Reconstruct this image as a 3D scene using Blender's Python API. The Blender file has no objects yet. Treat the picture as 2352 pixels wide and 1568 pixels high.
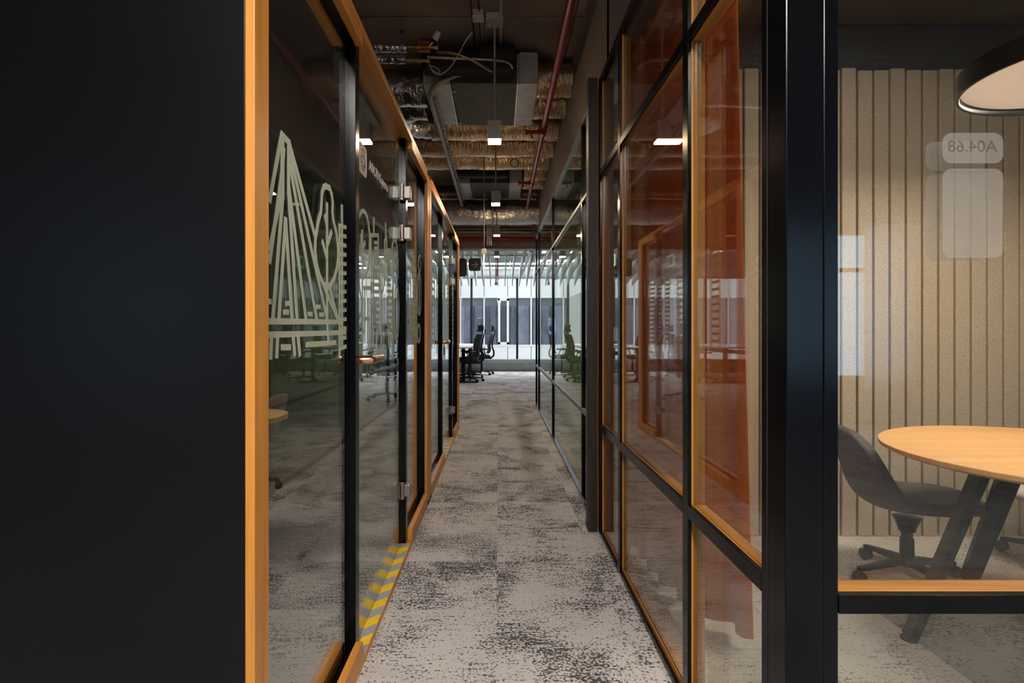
import bpy, math, random
import numpy as np
from mathutils import Vector, Matrix
random.seed(7)
RNG = np.random.default_rng(5)
PI = math.pi
C = bpy.context.scene.collection
F, EYE = 1303.0, 1.19

# ------------------------------------------------------------------ camera, world, sun, exposure
cam_d = bpy.data.cameras.new('camera')
cam = bpy.data.objects.new('camera', cam_d)
C.objects.link(cam)
cam.location = (0, 0, EYE)
cam.rotation_euler = (PI / 2, 0, 0)
cam_d.sensor_width = 36.0
cam_d.lens = F / 2352 * 36.0
cam_d.shift_x = 30 / 2352
cam_d.shift_y = -27 / 2352
cam_d.clip_start = 0.02
cam_d.clip_end = 200
bpy.context.scene.camera = cam

world = bpy.data.worlds.new('overcast_sky')
bpy.context.scene.world = world
world.use_nodes = True
bg = world.node_tree.nodes['Background']
bg.inputs[0].default_value = (0.95, 0.97, 1.0, 1)
bg.inputs[1].default_value = 2.2

vs = bpy.context.scene.view_settings
vs.view_transform = 'Standard'
vs.look = 'None'
vs.exposure = 0.0
vs.gamma = 1.0
vs.use_curve_mapping = False
cy = bpy.context.scene.cycles
cy.use_denoising = True
cy.max_bounces = 10
cy.diffuse_bounces = 4
cy.glossy_bounces = 6
cy.transmission_bounces = 4
cy.transparent_max_bounces = 28
cy.caustics_reflective = False
cy.caustics_refractive = False
cy.sample_clamp_indirect = 4.0


def area(name, loc, rot, sx, sy, power, color, spread=PI, portal=False):
    d = bpy.data.lights.new(name, 'AREA')
    d.shape = 'RECTANGLE'
    d.size, d.size_y = sx, sy
    d.energy = power
    d.color = color
    d.spread = spread
    if portal:
        d.cycles.is_portal = True
    o = bpy.data.objects.new(name, d)
    o.location = loc
    o.rotation_euler = rot
    C.objects.link(o)
    return o


DAY = (0.86, 0.93, 1.0)
# daylight entering by the window band behind the camera and by the far glazing
area('daylight_right_rear_window', (3.9, -5.1, 1.5), (PI / 2, 0, 0), 2.7, 2.0, 120, (.76, .88, 1.0))
area('daylight_left_rear_window', (-4.4, -5.1, 1.5), (PI / 2, 0, 0), 2.0, 2.0, 60, (.76, .88, 1.0))
area('daylight_far_window', (0.5, 16.15, 1.6), (-PI / 2, 0, 0), 9.0, 2.2, 50, DAY, portal=True)
# unseen lamps behind the camera, added as general fill for the corridor
area('fill_lamp_near', (0.0, -0.9, 2.95), (0, 0, 0), 0.25, 1.6, 150, (1.0, 0.95, 0.90))
area('fill_lamp_rear', (0.0, -3.0, 2.95), (0, 0, 0), 0.25, 1.6, 110, (1.0, 0.95, 0.90))
area('fill_uplight_near', (0.0, -0.6, 2.98), (PI, 0, 0), 0.25, 1.6, 62, (1.0, 0.9, 0.82))  # added uplight, unseen, that brightens the concrete ceiling and bulkhead
area('daylight_fill_window_a', (-.5, 15.1, 3.02), (0, 0, 0), 7.0, 0.5, 420, DAY)  # these three are added above the baffles, standing in for daylight near the window
area('daylight_fill_window_b', (-.5, 13.3, 3.02), (0, 0, 0), 7.0, 0.5, 60, DAY)
area('daylight_fill_window_c', (-.5, 11.6, 3.05), (0, 0, 0), 7.0, 0.3, 20, DAY)
area('ceiling_luminaire_green_room', (1.9, 6.6, 2.90), (0, 0, 0), 0.3, 1.2, 48, (1.0, 0.97, 0.9))
area('meeting_room_fill_lamp', (1.7, 1.9, 2.93), (0, 0, 0), 0.3, 1.0, 22, (1.0, 0.93, 0.82))  # added fill, out of view, brightening the front timber and upper felt
area('cabin_ceiling_luminaire', (-1.75, 2.6, 2.22), (0, 0, 0), 0.5, 0.5, 14, (1.0, 0.9, 0.78))
area('ceiling_luminaire_office_left', (-3.5, 12.5, 3.2), (0, 0, 0), 1.6, 0.2, 60, (1.0, 0.95, 0.9))


# ------------------------------------------------------------------ mesh helpers
class MB:
    def __init__(s):
        s.v, s.f, s.sm = [], [], False

    def add(s, v, f):
        n = len(s.v)
        s.v += [tuple(p) for p in v]
        s.f += [tuple(i + n for i in q) for q in f]
        return s

    def box(s, x0, x1, y0, y1, z0, z1):
        if x1 < x0: x0, x1 = x1, x0
        if y1 < y0: y0, y1 = y1, y0
        if z1 < z0: z0, z1 = z1, z0
        v = [(x0, y0, z0), (x1, y0, z0), (x1, y1, z0), (x0, y1, z0), (x0, y0, z1), (x1, y0, z1), (x1, y1, z1), (x0, y1, z1)]
        f = [(0, 3, 2, 1), (4, 5, 6, 7), (0, 1, 5, 4), (1, 2, 6, 5), (2, 3, 7, 6), (3, 0, 4, 7)]
        return s.add(v, f)

    def bar(s, p, q, w, h, up=(0, 0, 1), w2=None, h2=None):
        p, q = Vector(p), Vector(q)
        d = (q - p).normalized()
        u = Vector(up)
        a = d.cross(u)
        if a.length < 1e-5: a = d.cross(Vector((1, 0, 0)))
        a.normalize()
        b = a.cross(d).normalized()
        w2 = w if w2 is None else w2
        h2 = h if h2 is None else h2
        v = []
        for c, ww, hh in ((p, w, h), (q, w2, h2)):
            for sx, sy in ((-1, -1), (1, -1), (1, 1), (-1, 1)):
                v.append(c + a * sx * ww / 2 + b * sy * hh / 2)
        f = [(3, 2, 1, 0), (4, 5, 6, 7), (0, 1, 5, 4), (1, 2, 6, 5), (2, 3, 7, 6), (3, 0, 4, 7)]
        return s.add(v, f)

    def tube(s, path, r, n=12, rr=None, cap=True):
        P = [Vector(p) for p in path]
        m = len(P)
        T = []
        for i in range(m):
            a = P[max(i - 1, 0)]
            b = P[min(i + 1, m - 1)]
            T.append((b - a).normalized())
        u = T[0].cross(Vector((0, 0, 1)))
        if u.length < 1e-3: u = T[0].cross(Vector((1, 0, 0)))
        u.normalize()
        v = []
        for i in range(m):
            u = (u - T[i] * u.dot(T[i])).normalized()
            w = T[i].cross(u)
            ri = rr[i] if rr else r
            for k in range(n):
                a = 2 * PI * k / n
                v.append(P[i] + u * math.cos(a) * ri + w * math.sin(a) * ri)
        f = []
        for i in range(m - 1):
            for k in range(n):
                k2 = (k + 1) % n
                f.append((i * n + k, i * n + k2, (i + 1) * n + k2, (i + 1) * n + k))
        if cap:
            f.append(tuple(range(n - 1, -1, -1)))
            f.append(tuple((m - 1) * n + k for k in range(n)))
        s.sm = True
        return s.add(v, f)

    def cyl(s, p, q, r, n=16, r2=None):
        return s.tube([p, q], r, n, rr=[r, r if r2 is None else r2])

    def prism(s, poly, axis, a, b):
        # poly in the two other axes (in order), extruded along axis from a to b
        n = len(poly)
        v = []
        for t in (a, b):
            for (u, w) in poly:
                v.append({'x': (t, u, w), 'y': (u, t, w), 'z': (u, w, t)}[axis])
        f = [tuple(range(n)), tuple(range(2 * n - 1, n - 1, -1))]
        for i in range(n):
            j = (i + 1) % n
            f.append((i, i + n, j + n, j))
        return s.add(v, f)

    def lathe(s, c, prof, n=32, caps=True):
        v = []
        for (r, z) in prof:
            for k in range(n):
                a = 2 * PI * k / n
                v.append((c[0] + r * math.cos(a), c[1] + r * math.sin(a), c[2] + z))
        f = []
        for i in range(len(prof) - 1):
            for k in range(n):
                k2 = (k + 1) % n
                f.append((i * n + k, i * n + k2, (i + 1) * n + k2, (i + 1) * n + k))
        if caps:
            f.append(tuple(range(n - 1, -1, -1)))
            f.append(tuple((len(prof) - 1) * n + k for k in range(n)))
        s.sm = True
        return s.add(v, f)

    def strokes(s, lines, w, plane, x, th=0.0008):
        """flat film strips in the plane 'x' (coords y,z) or 'y' (coords x,z)"""
        cnt = 0
        for ln in lines:
            ww = w
            if isinstance(ln, tuple) and isinstance(ln[0], (int, float)):
                ww, ln = ln
            for (a, b) in zip(ln[:-1], ln[1:]):
                dx, dz = b[0] - a[0], b[1] - a[1]
                L = math.hypot(dx, dz)
                if L < 1e-6: continue
                ex, ez = dx / L * ww * .35, dz / L * ww * .35
                nx, nz = -dz / L * ww / 2, dx / L * ww / 2
                q = [(a[0] - ex + nx, a[1] - ez + nz), (a[0] - ex - nx, a[1] - ez - nz), (b[0] + ex - nx, b[1] + ez - nz), (b[0] + ex + nx, b[1] + ez + nz)]
                cnt += 1
                s.prism(q, plane, x + cnt * 2e-5, x + th + cnt * 2e-5)
        return s

    def build(s, name, m, parent=None, bevel=0, seg=2, smooth=None):
        me = bpy.data.meshes.new(name)
        org = Vector((0, 0, 0))
        if parent is not None:
            org = Vector(parent.get('_org', (0, 0, 0)))
        vv = [(p[0] - org.x, p[1] - org.y, p[2] - org.z) for p in s.v]
        me.from_pydata(vv, [], s.f)
        me.validate()
        import bmesh
        bm = bmesh.new(); bm.from_mesh(me)
        bmesh.ops.recalc_face_normals(bm, faces=bm.faces)
        bm.to_mesh(me); bm.free()
        me.materials.append(m)
        o = bpy.data.objects.new(name, me)
        C.objects.link(o)
        if parent is not None:
            o.parent = parent
        o['_org'] = tuple(org)
        sm = s.sm if smooth is None else smooth
        if sm:
            me.polygons.foreach_set('use_smooth', [True] * len(me.polygons))
            try:
                me.set_sharp_from_angle(angle=math.radians(40))
            except Exception:
                pass
        if bevel:
            b = o.modifiers.new('bevel', 'BEVEL')
            b.width = bevel
            b.segments = seg
            b.limit_method = 'ANGLE'
            b.harden_normals = False
        return o


def tag(o, label=None, cat=None, group=None, kind=None):
    if label: o['label'] = label
    if cat: o['category'] = cat
    if group: o['group'] = group
    if kind: o['kind'] = kind
    return o


def empty(name, loc, label=None, cat=None, group=None, kind=None):
    o = bpy.data.objects.new(name, None)
    o.location = loc
    o.empty_display_size = .1
    C.objects.link(o)
    o['_org'] = tuple(loc)
    return tag(o, label, cat, group, kind)


def copy_tree(o, parent=None):
    c = o.copy()
    C.objects.link(c)
    if parent is not None:
        c.parent = parent
    for ch in list(o.children):
        copy_tree(ch, c)
    return c


def BX(name, m, parent, x0, x1, y0, y1, z0, z1, bevel=0.0015):
    return MB().box(x0, x1, y0, y1, z0, z1).build(name, m, parent, bevel)


# ------------------------------------------------------------------ materials
def newmat(name):
    m = bpy.data.materials.new(name)
    m.use_nodes = True
    nt = m.node_tree
    return m, nt, nt.nodes['Principled BSDF'], nt.nodes['Material Output']


def N(nt, t, **kw):
    n = nt.nodes.new(t)
    for k, v in kw.items():
        if k.startswith('i_'):
            n.inputs[k[2:].replace('_', ' ')].default_value = v
        else:
            setattr(n, k, v)
    return n


def ramp(nt, stops):
    r = nt.nodes.new('ShaderNodeValToRGB')
    e = r.color_ramp.elements
    while len(e) < len(stops): e.new(0.5)
    for i, (p, c) in enumerate(stops):
        e[i].position = p
        e[i].color = (*c, 1)
    return r


def plain(name, col, rough=.5, metal=0.0, var=.08, scale=6.0, bump=0.0, bscale=60, spec=.5, coat=0.0):
    m, nt, b, out = newmat(name)
    g = N(nt, 'ShaderNodeTexCoord')
    n = N(nt, 'ShaderNodeTexNoise', i_Scale=scale, i_Detail=3.0)
    nt.links.new(g.outputs['Object'], n.inputs['Vector'])
    c0 = tuple(max(0, c * (1 - var)) for c in col)
    c1 = tuple(min(1, c * (1 + var)) for c in col)
    r = ramp(nt, [(.3, c0), (.7, c1)])
    nt.links.new(n.outputs['Fac'], r.inputs[0])
    nt.links.new(r.outputs[0], b.inputs['Base Color'])
    b.inputs['Roughness'].default_value = rough
    b.inputs['Metallic'].default_value = metal
    b.inputs['Specular IOR Level'].default_value = spec
    if coat:
        b.inputs['Coat Weight'].default_value = coat
        b.inputs['Coat Roughness'].default_value = .15
    if bump:
        n2 = N(nt, 'ShaderNodeTexNoise', i_Scale=bscale, i_Detail=4.0)
        nt.links.new(g.outputs['Object'], n2.inputs['Vector'])
        bp = N(nt, 'ShaderNodeBump', i_Strength=bump, i_Distance=.01)
        nt.links.new(n2.outputs['Fac'], bp.inputs['Height'])
        nt.links.new(bp.outputs[0], b.inputs['Normal'])
    return m


def wood(name, axis, c0, c1, rough=.38):
    m, nt, b, out = newmat(name)
    g = N(nt, 'ShaderNodeNewGeometry')
    mp = N(nt, 'ShaderNodeMapping')
    sc = [26.0, 26.0, 26.0]
    sc['xyz'.index(axis)] = 1.1
    mp.inputs['Scale'].default_value = sc
    nt.links.new(g.outputs['Position'], mp.inputs['Vector'])
    n = N(nt, 'ShaderNodeTexNoise', i_Scale=1.0, i_Detail=5.0, i_Distortion=.6)
    nt.links.new(mp.outputs[0], n.inputs['Vector'])
    mp2 = N(nt, 'ShaderNodeMapping')
    sc2 = [230.0, 230.0, 230.0]
    sc2['xyz'.index(axis)] = 7.0
    mp2.inputs['Scale'].default_value = sc2
    nt.links.new(g.outputs['Position'], mp2.inputs['Vector'])
    n2 = N(nt, 'ShaderNodeTexNoise', i_Scale=1.0, i_Detail=2.0)
    nt.links.new(mp2.outputs[0], n2.inputs['Vector'])
    mx = N(nt, 'ShaderNodeMath', operation='MULTIPLY_ADD')
    nt.links.new(n2.outputs['Fac'], mx.inputs[0])
    mx.inputs[1].default_value = .35
    nt.links.new(n.outputs['Fac'], mx.inputs[2])
    r = ramp(nt, [(.45, c0), (.62, tuple((a + d) / 2 for a, d in zip(c0, c1))), (.85, c1)])
    nt.links.new(mx.outputs[0], r.inputs[0])
    nt.links.new(r.outputs[0], b.inputs['Base Color'])
    b.inputs['Roughness'].default_value = rough
    b.inputs['Specular IOR Level'].default_value = .35
    bp = N(nt, 'ShaderNodeBump', i_Strength=.12, i_Distance=.002)
    nt.links.new(n2.outputs['Fac'], bp.inputs['Height'])
    nt.links.new(bp.outputs[0], b.inputs['Normal'])
    return m


OAK0, OAK1 = (.40, .150, .022), (.64, .275, .052)
WOODZ = wood('oak_upright', 'z', OAK0, OAK1)
WOODY = wood('oak_lengthwise', 'y', OAK0, OAK1)
WOODX = wood('oak_crosswise', 'x', OAK0, OAK1)
TABLE = wood('oak_veneer_tabletop', 'x', (.60, .32, .115), (.74, .43, .18), .42)
DARKWOOD = wood('dark_stained_wood', 'z', (.012, .009, .008), (.032, .022, .018), .5)


def glass_mat(name, tint=(.955, .96, .955), f0=.030, rough=0.0, boost=1.0):
    m, nt, b, out = newmat(name)
    nt.nodes.remove(b)
    lw = N(nt, 'ShaderNodeLayerWeight', i_Blend=.5)
    p = N(nt, 'ShaderNodeMath', operation='POWER')
    nt.links.new(lw.outputs['Facing'], p.inputs[0])
    p.inputs[1].default_value = 5.0
    ma = N(nt, 'ShaderNodeMath', operation='MULTIPLY_ADD')
    ma.use_clamp = True
    nt.links.new(p.outputs[0], ma.inputs[0])
    ma.inputs[1].default_value = (1 - f0) * boost
    ma.inputs[2].default_value = f0
    tr = N(nt, 'ShaderNodeBsdfTransparent')
    tr.inputs[0].default_value = (*tint, 1)
    gl = N(nt, 'ShaderNodeBsdfGlossy')
    gl.inputs['Roughness'].default_value = rough
    gl.inputs['Color'].default_value = (.97, 1, .98, 1)
    mix = N(nt, 'ShaderNodeMixShader')
    nt.links.new(ma.outputs[0], mix.inputs[0])
    nt.links.new(tr.outputs[0], mix.inputs[1])
    nt.links.new(gl.outputs[0], mix.inputs[2])
    nt.links.new(mix.outputs[0], out.inputs[0])
    return m


GLASS = glass_mat('clear_glass')
GLASS2 = glass_mat('tinted_laminated_glass', (.80, .83, .79), .05)
GLASSW = glass_mat('window_glass', (.93, .96, .97), .05)
GLASSR = glass_mat('daylight_dimming_glass', (.46, .56, .62), .04)  # tint added to dim and cool the rear daylight mirrored in the glass front
GLASSF = glass_mat('far_window_glass', (.93, .96, .97), .006)
GLASSN = glass_mat('neighbour_window_glass', (.84, .86, .90), .12)

BLACK = plain('black_powder_coat', (.003, .0033, .0045), .18, 0, .1, spec=.17)
BLACKP = plain('black_lacquer_panel', (.0025, .0025, .003), .36, 0, .12, 2.0, spec=.22)
BLACKPL = plain('black_plastic', (.006, .006, .008), .45, spec=.25)
BLACKFAB = plain('black_mesh_fabric', (.008, .008, .010), .8, bump=.3, bscale=400)
ALU = plain('brushed_aluminium', (.30, .31, .32), .4, 1.0)
STEEL = plain('galvanised_steel', (.50, .52, .53), .42, .85, .14, 9.0)
STEELD = plain('zinc_rod', (.30, .31, .33), .4, .9)
SHEET = plain('grey_sheet_metal', (.40, .41, .42), .5, .35, .2, 7.0)
INSUL = plain('dark_insulation_cloth', (.035, .035, .037), .7, 0, .3, 9.0, bump=.5, bscale=30)
RUBBER = plain('black_rubber_foam', (.012, .012, .013), .75)
RED = plain('red_sprinkler_paint', (.24, .005, .008), .35, 0, .1, spec=.3)
CONC = None
BRONZE = plain('brown_painted_plaster', (.23, .19, .175), .8, 0, .06, 3.0, bump=.08)
COPPER = plain('copper_lever', (.62, .34, .22), .25, 1.0, .08, 30)
BRASS = plain('brass_fitting', (.45, .30, .11), .35, 1.0)
NICKEL = plain('satin_nickel', (.42, .40, .36), .34, 1.0)
WHITE = plain('white_plastic', (.70, .70, .68), .5)
LAMPBOX = plain('greige_lamp_housing', (.50, .47, .43), .55, 0, .05)
FROST = plain('frosted_film', (.50, .55, .41), .7, 0, .05)
FROSTG = plain('frosted_film_warm', (.60, .53, .46), .6, 0, .04)
YEL = plain('yellow_warning_tape', (.80, .50, .01), .45, 0, .08, 30)
GREYTAPE = plain('grey_warning_tape', (.30, .30, .32), .5, 0, .12, 60)
BLUE = plain('blue_clamp_rubber', (.02, .03, .25), .5)
REDPL = plain('red_valve_handle', (.45, .01, .012), .4)
GREYPIPE = plain('grey_pvc_pipe', (.24, .225, .19), .45, 0, .1)
FACADE = plain('white_facade_panel', (.80, .80, .80), .6, 0, .02)
FACFRAME = plain('white_window_frame', (.82, .82, .80), .5, 0, .02)
DARKIN = plain('dark_room_interior', (.13, .13, .145), .9)
NCURT = plain('grey_voile_curtain', (.76, .75, .79), .9, 0, .2, 3.0)
UPST = plain('smooth_concrete_upstand', (.46, .51, .50), .7, 0, .15, 5.0)
BAFFLE = plain('pale_grey_acoustic_felt', (.34, .37, .36), .85, 0, .05, 30, bump=.15, bscale=200)
PLASTER = plain('dark_plaster', (.06, .055, .05), .85, 0, .1, 2.0)
BLKCEIL = plain('black_ceiling_board', (.055, .060, .066), .75, 0, .12, 3.0)
GREENW = plain('lime_green_wall_finish', (.42, .48, .22), .8, 0, .06, 2.0)
DESKTOP = plain('white_desktop', (.72, .72, .72), .45, 0, .03)
SHELLD = plain('charcoal_upholstery', (.075, .070, .068), .85, 0, .12, 40, bump=.2, bscale=300)
SHELLP = plain('mauve_upholstery', (.17, .115, .12), .85, 0, .1, 40, bump=.2, bscale=300)
SHELLL = plain('pale_grey_shell', (.62, .60, .57), .6, 0, .05)
SIGNB = plain('black_sign_panel', (.012, .012, .013), .35)
PALETXT = plain('white_lettering', (.75, .73, .70), .6)
GREENS = plain('green_exit_panel', (.02, .35, .10), .5)
PURPLE = plain('purple_edge_strip', (.10, .06, .13), .5)


def concrete():
    m, nt, b, out = newmat('raw_concrete')
    g = N(nt, 'ShaderNodeNewGeometry')
    n = N(nt, 'ShaderNodeTexNoise', i_Scale=1.3, i_Detail=7.0, i_Roughness=.6)
    nt.links.new(g.outputs['Position'], n.inputs['Vector'])
    r = ramp(nt, [(.3, (.17, .13, .105)), (.55, (.26, .205, .168)), (.8, (.34, .275, .23))])
    nt.links.new(n.outputs['Fac'], r.inputs[0])
    v = N(nt, 'ShaderNodeTexVoronoi', i_Scale=4.5)
    nt.links.new(g.outputs['Position'], v.inputs['Vector'])
    r2 = ramp(nt, [(.035, (.25, .25, .25)), (.06, (1, 1, 1))])
    nt.links.new(v.outputs['Distance'], r2.inputs[0])
    mx = N(nt, 'ShaderNodeMixRGB', blend_type='MULTIPLY')
    mx.inputs[0].default_value = .8
    nt.links.new(r.outputs[0], mx.inputs[1])
    nt.links.new(r2.outputs[0], mx.inputs[2])
    nt.links.new(mx.outputs[0], b.inputs['Base Color'])
    b.inputs['Roughness'].default_value = .75
    n2 = N(nt, 'ShaderNodeTexNoise', i_Scale=30.0, i_Detail=4.0)
    nt.links.new(g.outputs['Position'], n2.inputs['Vector'])
    bp = N(nt, 'ShaderNodeBump', i_Strength=.2, i_Distance=.01)
    nt.links.new(n2.outputs['Fac'], bp.inputs['Height'])
    nt.links.new(bp.outputs[0], b.inputs['Normal'])
    return m


CONC = concrete()


def carpet(name, dark, light, bias=.0, fx=92.0, fy=105.0, contrast=1.0):
    m, nt, b, out = newmat(name)
    g = N(nt, 'ShaderNodeNewGeometry')
    oi = N(nt, 'ShaderNodeObjectInfo')
    off = N(nt, 'ShaderNodeVectorMath', operation='SCALE')
    off.inputs[0].default_value = (37.1, 19.7, 3.0)
    nt.links.new(oi.outputs['Random'], off.inputs['Scale'])
    ad = N(nt, 'ShaderNodeVectorMath', operation='ADD')
    nt.links.new(g.outputs['Position'], ad.inputs[0])
    nt.links.new(off.outputs[0], ad.inputs[1])
    big = N(nt, 'ShaderNodeTexNoise', i_Scale=3.0, i_Detail=4.0, i_Distortion=.5)
    nt.links.new(ad.outputs[0], big.inputs['Vector'])

    def streak(rot, sx, sy, scale):
        mp = N(nt, 'ShaderNodeMapping')
        mp.inputs['Rotation'].default_value = (0, 0, rot)
        mp.inputs['Scale'].default_value = (sx, sy, 1)
        nt.links.new(ad.outputs[0], mp.inputs['Vector'])
        s = N(nt, 'ShaderNodeTexNoise', i_Scale=scale, i_Detail=2.0)
        nt.links.new(mp.outputs[0], s.inputs['Vector'])
        return s
    s1 = streak(.6, 9.0, 60.0, 1.0)
    s2 = streak(-.75, 11.0, 70.0, 1.0)
    mpf = N(nt, 'ShaderNodeMapping')
    mpf.inputs['Scale'].default_value = (fx, fy, 1)
    nt.links.new(ad.outputs[0], mpf.inputs['Vector'])
    fine = N(nt, 'ShaderNodeTexNoise', i_Scale=1.0, i_Detail=2.5)
    nt.links.new(mpf.outputs[0], fine.inputs['Vector'])

    def mad(a, k, c):
        x = N(nt, 'ShaderNodeMath', operation='MULTIPLY_ADD')
        nt.links.new(a, x.inputs[0])
        x.inputs[1].default_value = k
        if isinstance(c, float): x.inputs[2].default_value = c
        else: nt.links.new(c, x.inputs[2])
        return x.outputs[0]
    t = mad(big.outputs['Fac'], 1.15, -0.5 - .5 * 1.15 + bias)
    t = mad(s1.outputs['Fac'], .42, t)
    t = mad(s2.outputs['Fac'], .45, t)
    t = mad(fine.outputs['Fac'], 1.5, t)
    t = mad(t, 1.0, -.125 - .015)
    r = ramp(nt, [(.40, dark), (.50, tuple(d*.35+l*.65 for d,l in zip(dark,light))), (.60, light)])
    # recentre
    t = mad(t, 1.0 * contrast, .5 - .5 * contrast + .05)
    nt.links.new(t, r.inputs[0])
    nt.links.new(r.outputs[0], b.inputs['Base Color'])
    b.inputs['Roughness'].default_value = .95
    b.inputs['Specular IOR Level'].default_value = .1
    b.inputs['Sheen Weight'].default_value = .15
    bp = N(nt, 'ShaderNodeBump', i_Strength=.35, i_Distance=.003)
    nt.links.new(fine.outputs['Fac'], bp.inputs['Height'])
    nt.links.new(bp.outputs[0], b.inputs['Normal'])
    return m


CARPET = carpet('patterned_loop_carpet', (.055, .050, .054), (.49, .462, .445))
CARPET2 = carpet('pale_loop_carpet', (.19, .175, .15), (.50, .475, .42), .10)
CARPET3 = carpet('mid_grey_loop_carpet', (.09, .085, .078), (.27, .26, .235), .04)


def felt(name, col):
    m, nt, b, out = newmat(name)
    g = N(nt, 'ShaderNodeNewGeometry')
    mp = N(nt, 'ShaderNodeMapping')
    mp.inputs['Scale'].default_value = (260, 260, 90)
    nt.links.new(g.outputs['Position'], mp.inputs['Vector'])
    n = N(nt, 'ShaderNodeTexNoise', i_Scale=1.0, i_Detail=3.0)
    nt.links.new(mp.outputs[0], n.inputs['Vector'])
    r = ramp(nt, [(.3, tuple(c * .72 for c in col)), (.7, tuple(min(1, c * 1.2) for c in col))])
    nt.links.new(n.outputs['Fac'], r.inputs[0])
    nt.links.new(r.outputs[0], b.inputs['Base Color'])
    b.inputs['Roughness'].default_value = .95
    b.inputs['Specular IOR Level'].default_value = .1
    bp = N(nt, 'ShaderNodeBump', i_Strength=.3, i_Distance=.002)
    nt.links.new(n.outputs['Fac'], bp.inputs['Height'])
    nt.links.new(bp.outputs[0], b.inputs['Normal'])
    return m


FELT = felt('beige_felt', (.47, .395, .30))


def curtain_mat():
    m, nt, b, out = newmat('rust_orange_curtain_cloth')
    g = N(nt, 'ShaderNodeNewGeometry')
    n = N(nt, 'ShaderNodeTexNoise', i_Scale=180.0, i_Detail=2.0)
    nt.links.new(g.outputs['Position'], n.inputs['Vector'])
    r = ramp(nt, [(.3, (.58, .12, .022)), (.7, (.80, .21, .045))])
    nt.links.new(n.outputs['Fac'], r.inputs[0])
    nt.links.new(r.outputs[0], b.inputs['Base Color'])
    b.inputs['Roughness'].default_value = .9
    tl = N(nt, 'ShaderNodeBsdfTranslucent')
    nt.links.new(r.outputs[0], tl.inputs[0])
    mix = N(nt, 'ShaderNodeMixShader')
    mix.inputs[0].default_value = .35
    nt.links.new(b.outputs[0], mix.inputs[1])
    nt.links.new(tl.outputs[0], mix.inputs[2])
    nt.links.new(mix.outputs[0], out.inputs[0])
    return m


CURTAIN = curtain_mat()


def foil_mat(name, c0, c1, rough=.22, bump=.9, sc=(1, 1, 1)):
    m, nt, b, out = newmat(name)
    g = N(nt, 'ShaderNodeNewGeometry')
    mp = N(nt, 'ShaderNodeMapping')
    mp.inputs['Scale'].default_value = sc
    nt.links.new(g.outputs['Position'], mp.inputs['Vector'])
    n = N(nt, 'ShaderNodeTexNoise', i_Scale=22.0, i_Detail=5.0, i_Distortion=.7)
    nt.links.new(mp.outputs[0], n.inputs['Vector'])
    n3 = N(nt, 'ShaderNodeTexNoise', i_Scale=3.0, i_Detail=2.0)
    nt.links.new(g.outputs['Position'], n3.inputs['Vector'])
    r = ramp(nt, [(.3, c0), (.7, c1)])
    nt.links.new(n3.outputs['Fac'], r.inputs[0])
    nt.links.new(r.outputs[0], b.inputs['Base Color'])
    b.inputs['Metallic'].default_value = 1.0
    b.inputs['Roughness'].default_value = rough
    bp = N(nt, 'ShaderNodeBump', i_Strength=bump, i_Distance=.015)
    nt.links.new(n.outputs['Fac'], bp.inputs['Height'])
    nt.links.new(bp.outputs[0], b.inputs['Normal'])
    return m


FOIL = foil_mat('warm_reflection_foil_wrap', (.60, .41, .25), (.86, .65, .44), .21, 1.0, (2.2, .8, .8))  # golden reflection of the warm surroundings is put into the foil colour
FOILS = foil_mat('silver_foil_wrap', (.66, .64, .62), (.82, .80, .78), .2, .9)


def emit(name, col, s):
    m, nt, b, out = newmat(name)
    b.inputs['Base Color'].default_value = (*col, 1)
    b.inputs['Emission Color'].default_value = (*col, 1)
    b.inputs['Emission Strength'].default_value = s
    return m


GLOW = emit('warm_lamp_diffuser', (1.0, .68, .42), 260.0)
RINGGLOW = emit('ring_lamp_diffuser', (1.0, .86, .72), .34)
EXITGLOW = emit('lit_exit_sign_face', (.75, .95, .80), 1.1)
PANELGLOW = emit('ceiling_panel_light', (.95, .98, 1.0), 1.6)


def W(px, py, Y):
    return ((px - 1146) * Y / F, Y, EYE + (757 - py) * Y / F)


# ------------------------------------------------------------------ floor, ceiling, walls
CEIL = 3.56
floor = MB().box(-8, 8, -5, 16.5, -.12, 0).build('floor', CARPET)
tag(floor, kind='structure')
tile_me = MB().box(-.2492, .2492, -.2492, .2492, 0, .004).build('carpet_tile', CARPET, floor)
tile_mesh = tile_me.data
spots = []
k = 0
for j in range(-2, 29):
    y = .405 + .5 * j + .25
    if y > 16: continue
    for i in range(-6, 7):
        x = -.01 + i * .5 + .25
        if -1 <= i < 1 or i == 1 and y > .5: ok = y > 1.2 if y < 9.5 else True
        else: ok = False
        if i == 1 and y < 9.3: ok = False
        if y > 9.4 and -4 <= i <= 3: ok = True
        if -5 <= i <= -2 and 1.2 < y < 9.4: ok = True
        if ok: spots.append((x, y))
first = True
for (x, y) in spots[:298]:
    if first:
        o = tile_me; first = False
    else:
        o = tile_me.copy(); C.objects.link(o)
    o.location = (x, y, 0)
    o.rotation_euler = (0, 0, random.choice([0, PI]))
fm = MB().box(.66, 3.9, 1.24, 3.30, 0, .003).build('floor_meeting_room', CARPET2)
tag(fm, kind='structure')
tA = MB().box(-.2492, .2492, -.2492, .2492, .003, .006).build('carpet_tile', CARPET2, fm)
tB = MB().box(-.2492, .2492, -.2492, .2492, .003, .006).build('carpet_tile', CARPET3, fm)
fa = fb = True
for j in range(2, 6):
    for i in range(-1, 4):
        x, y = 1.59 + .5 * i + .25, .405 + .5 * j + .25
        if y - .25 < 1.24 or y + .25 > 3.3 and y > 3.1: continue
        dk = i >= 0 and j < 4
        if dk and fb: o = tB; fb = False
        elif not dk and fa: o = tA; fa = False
        else:
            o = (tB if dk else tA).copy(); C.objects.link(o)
        o.location = (x, y, 0)

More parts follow.
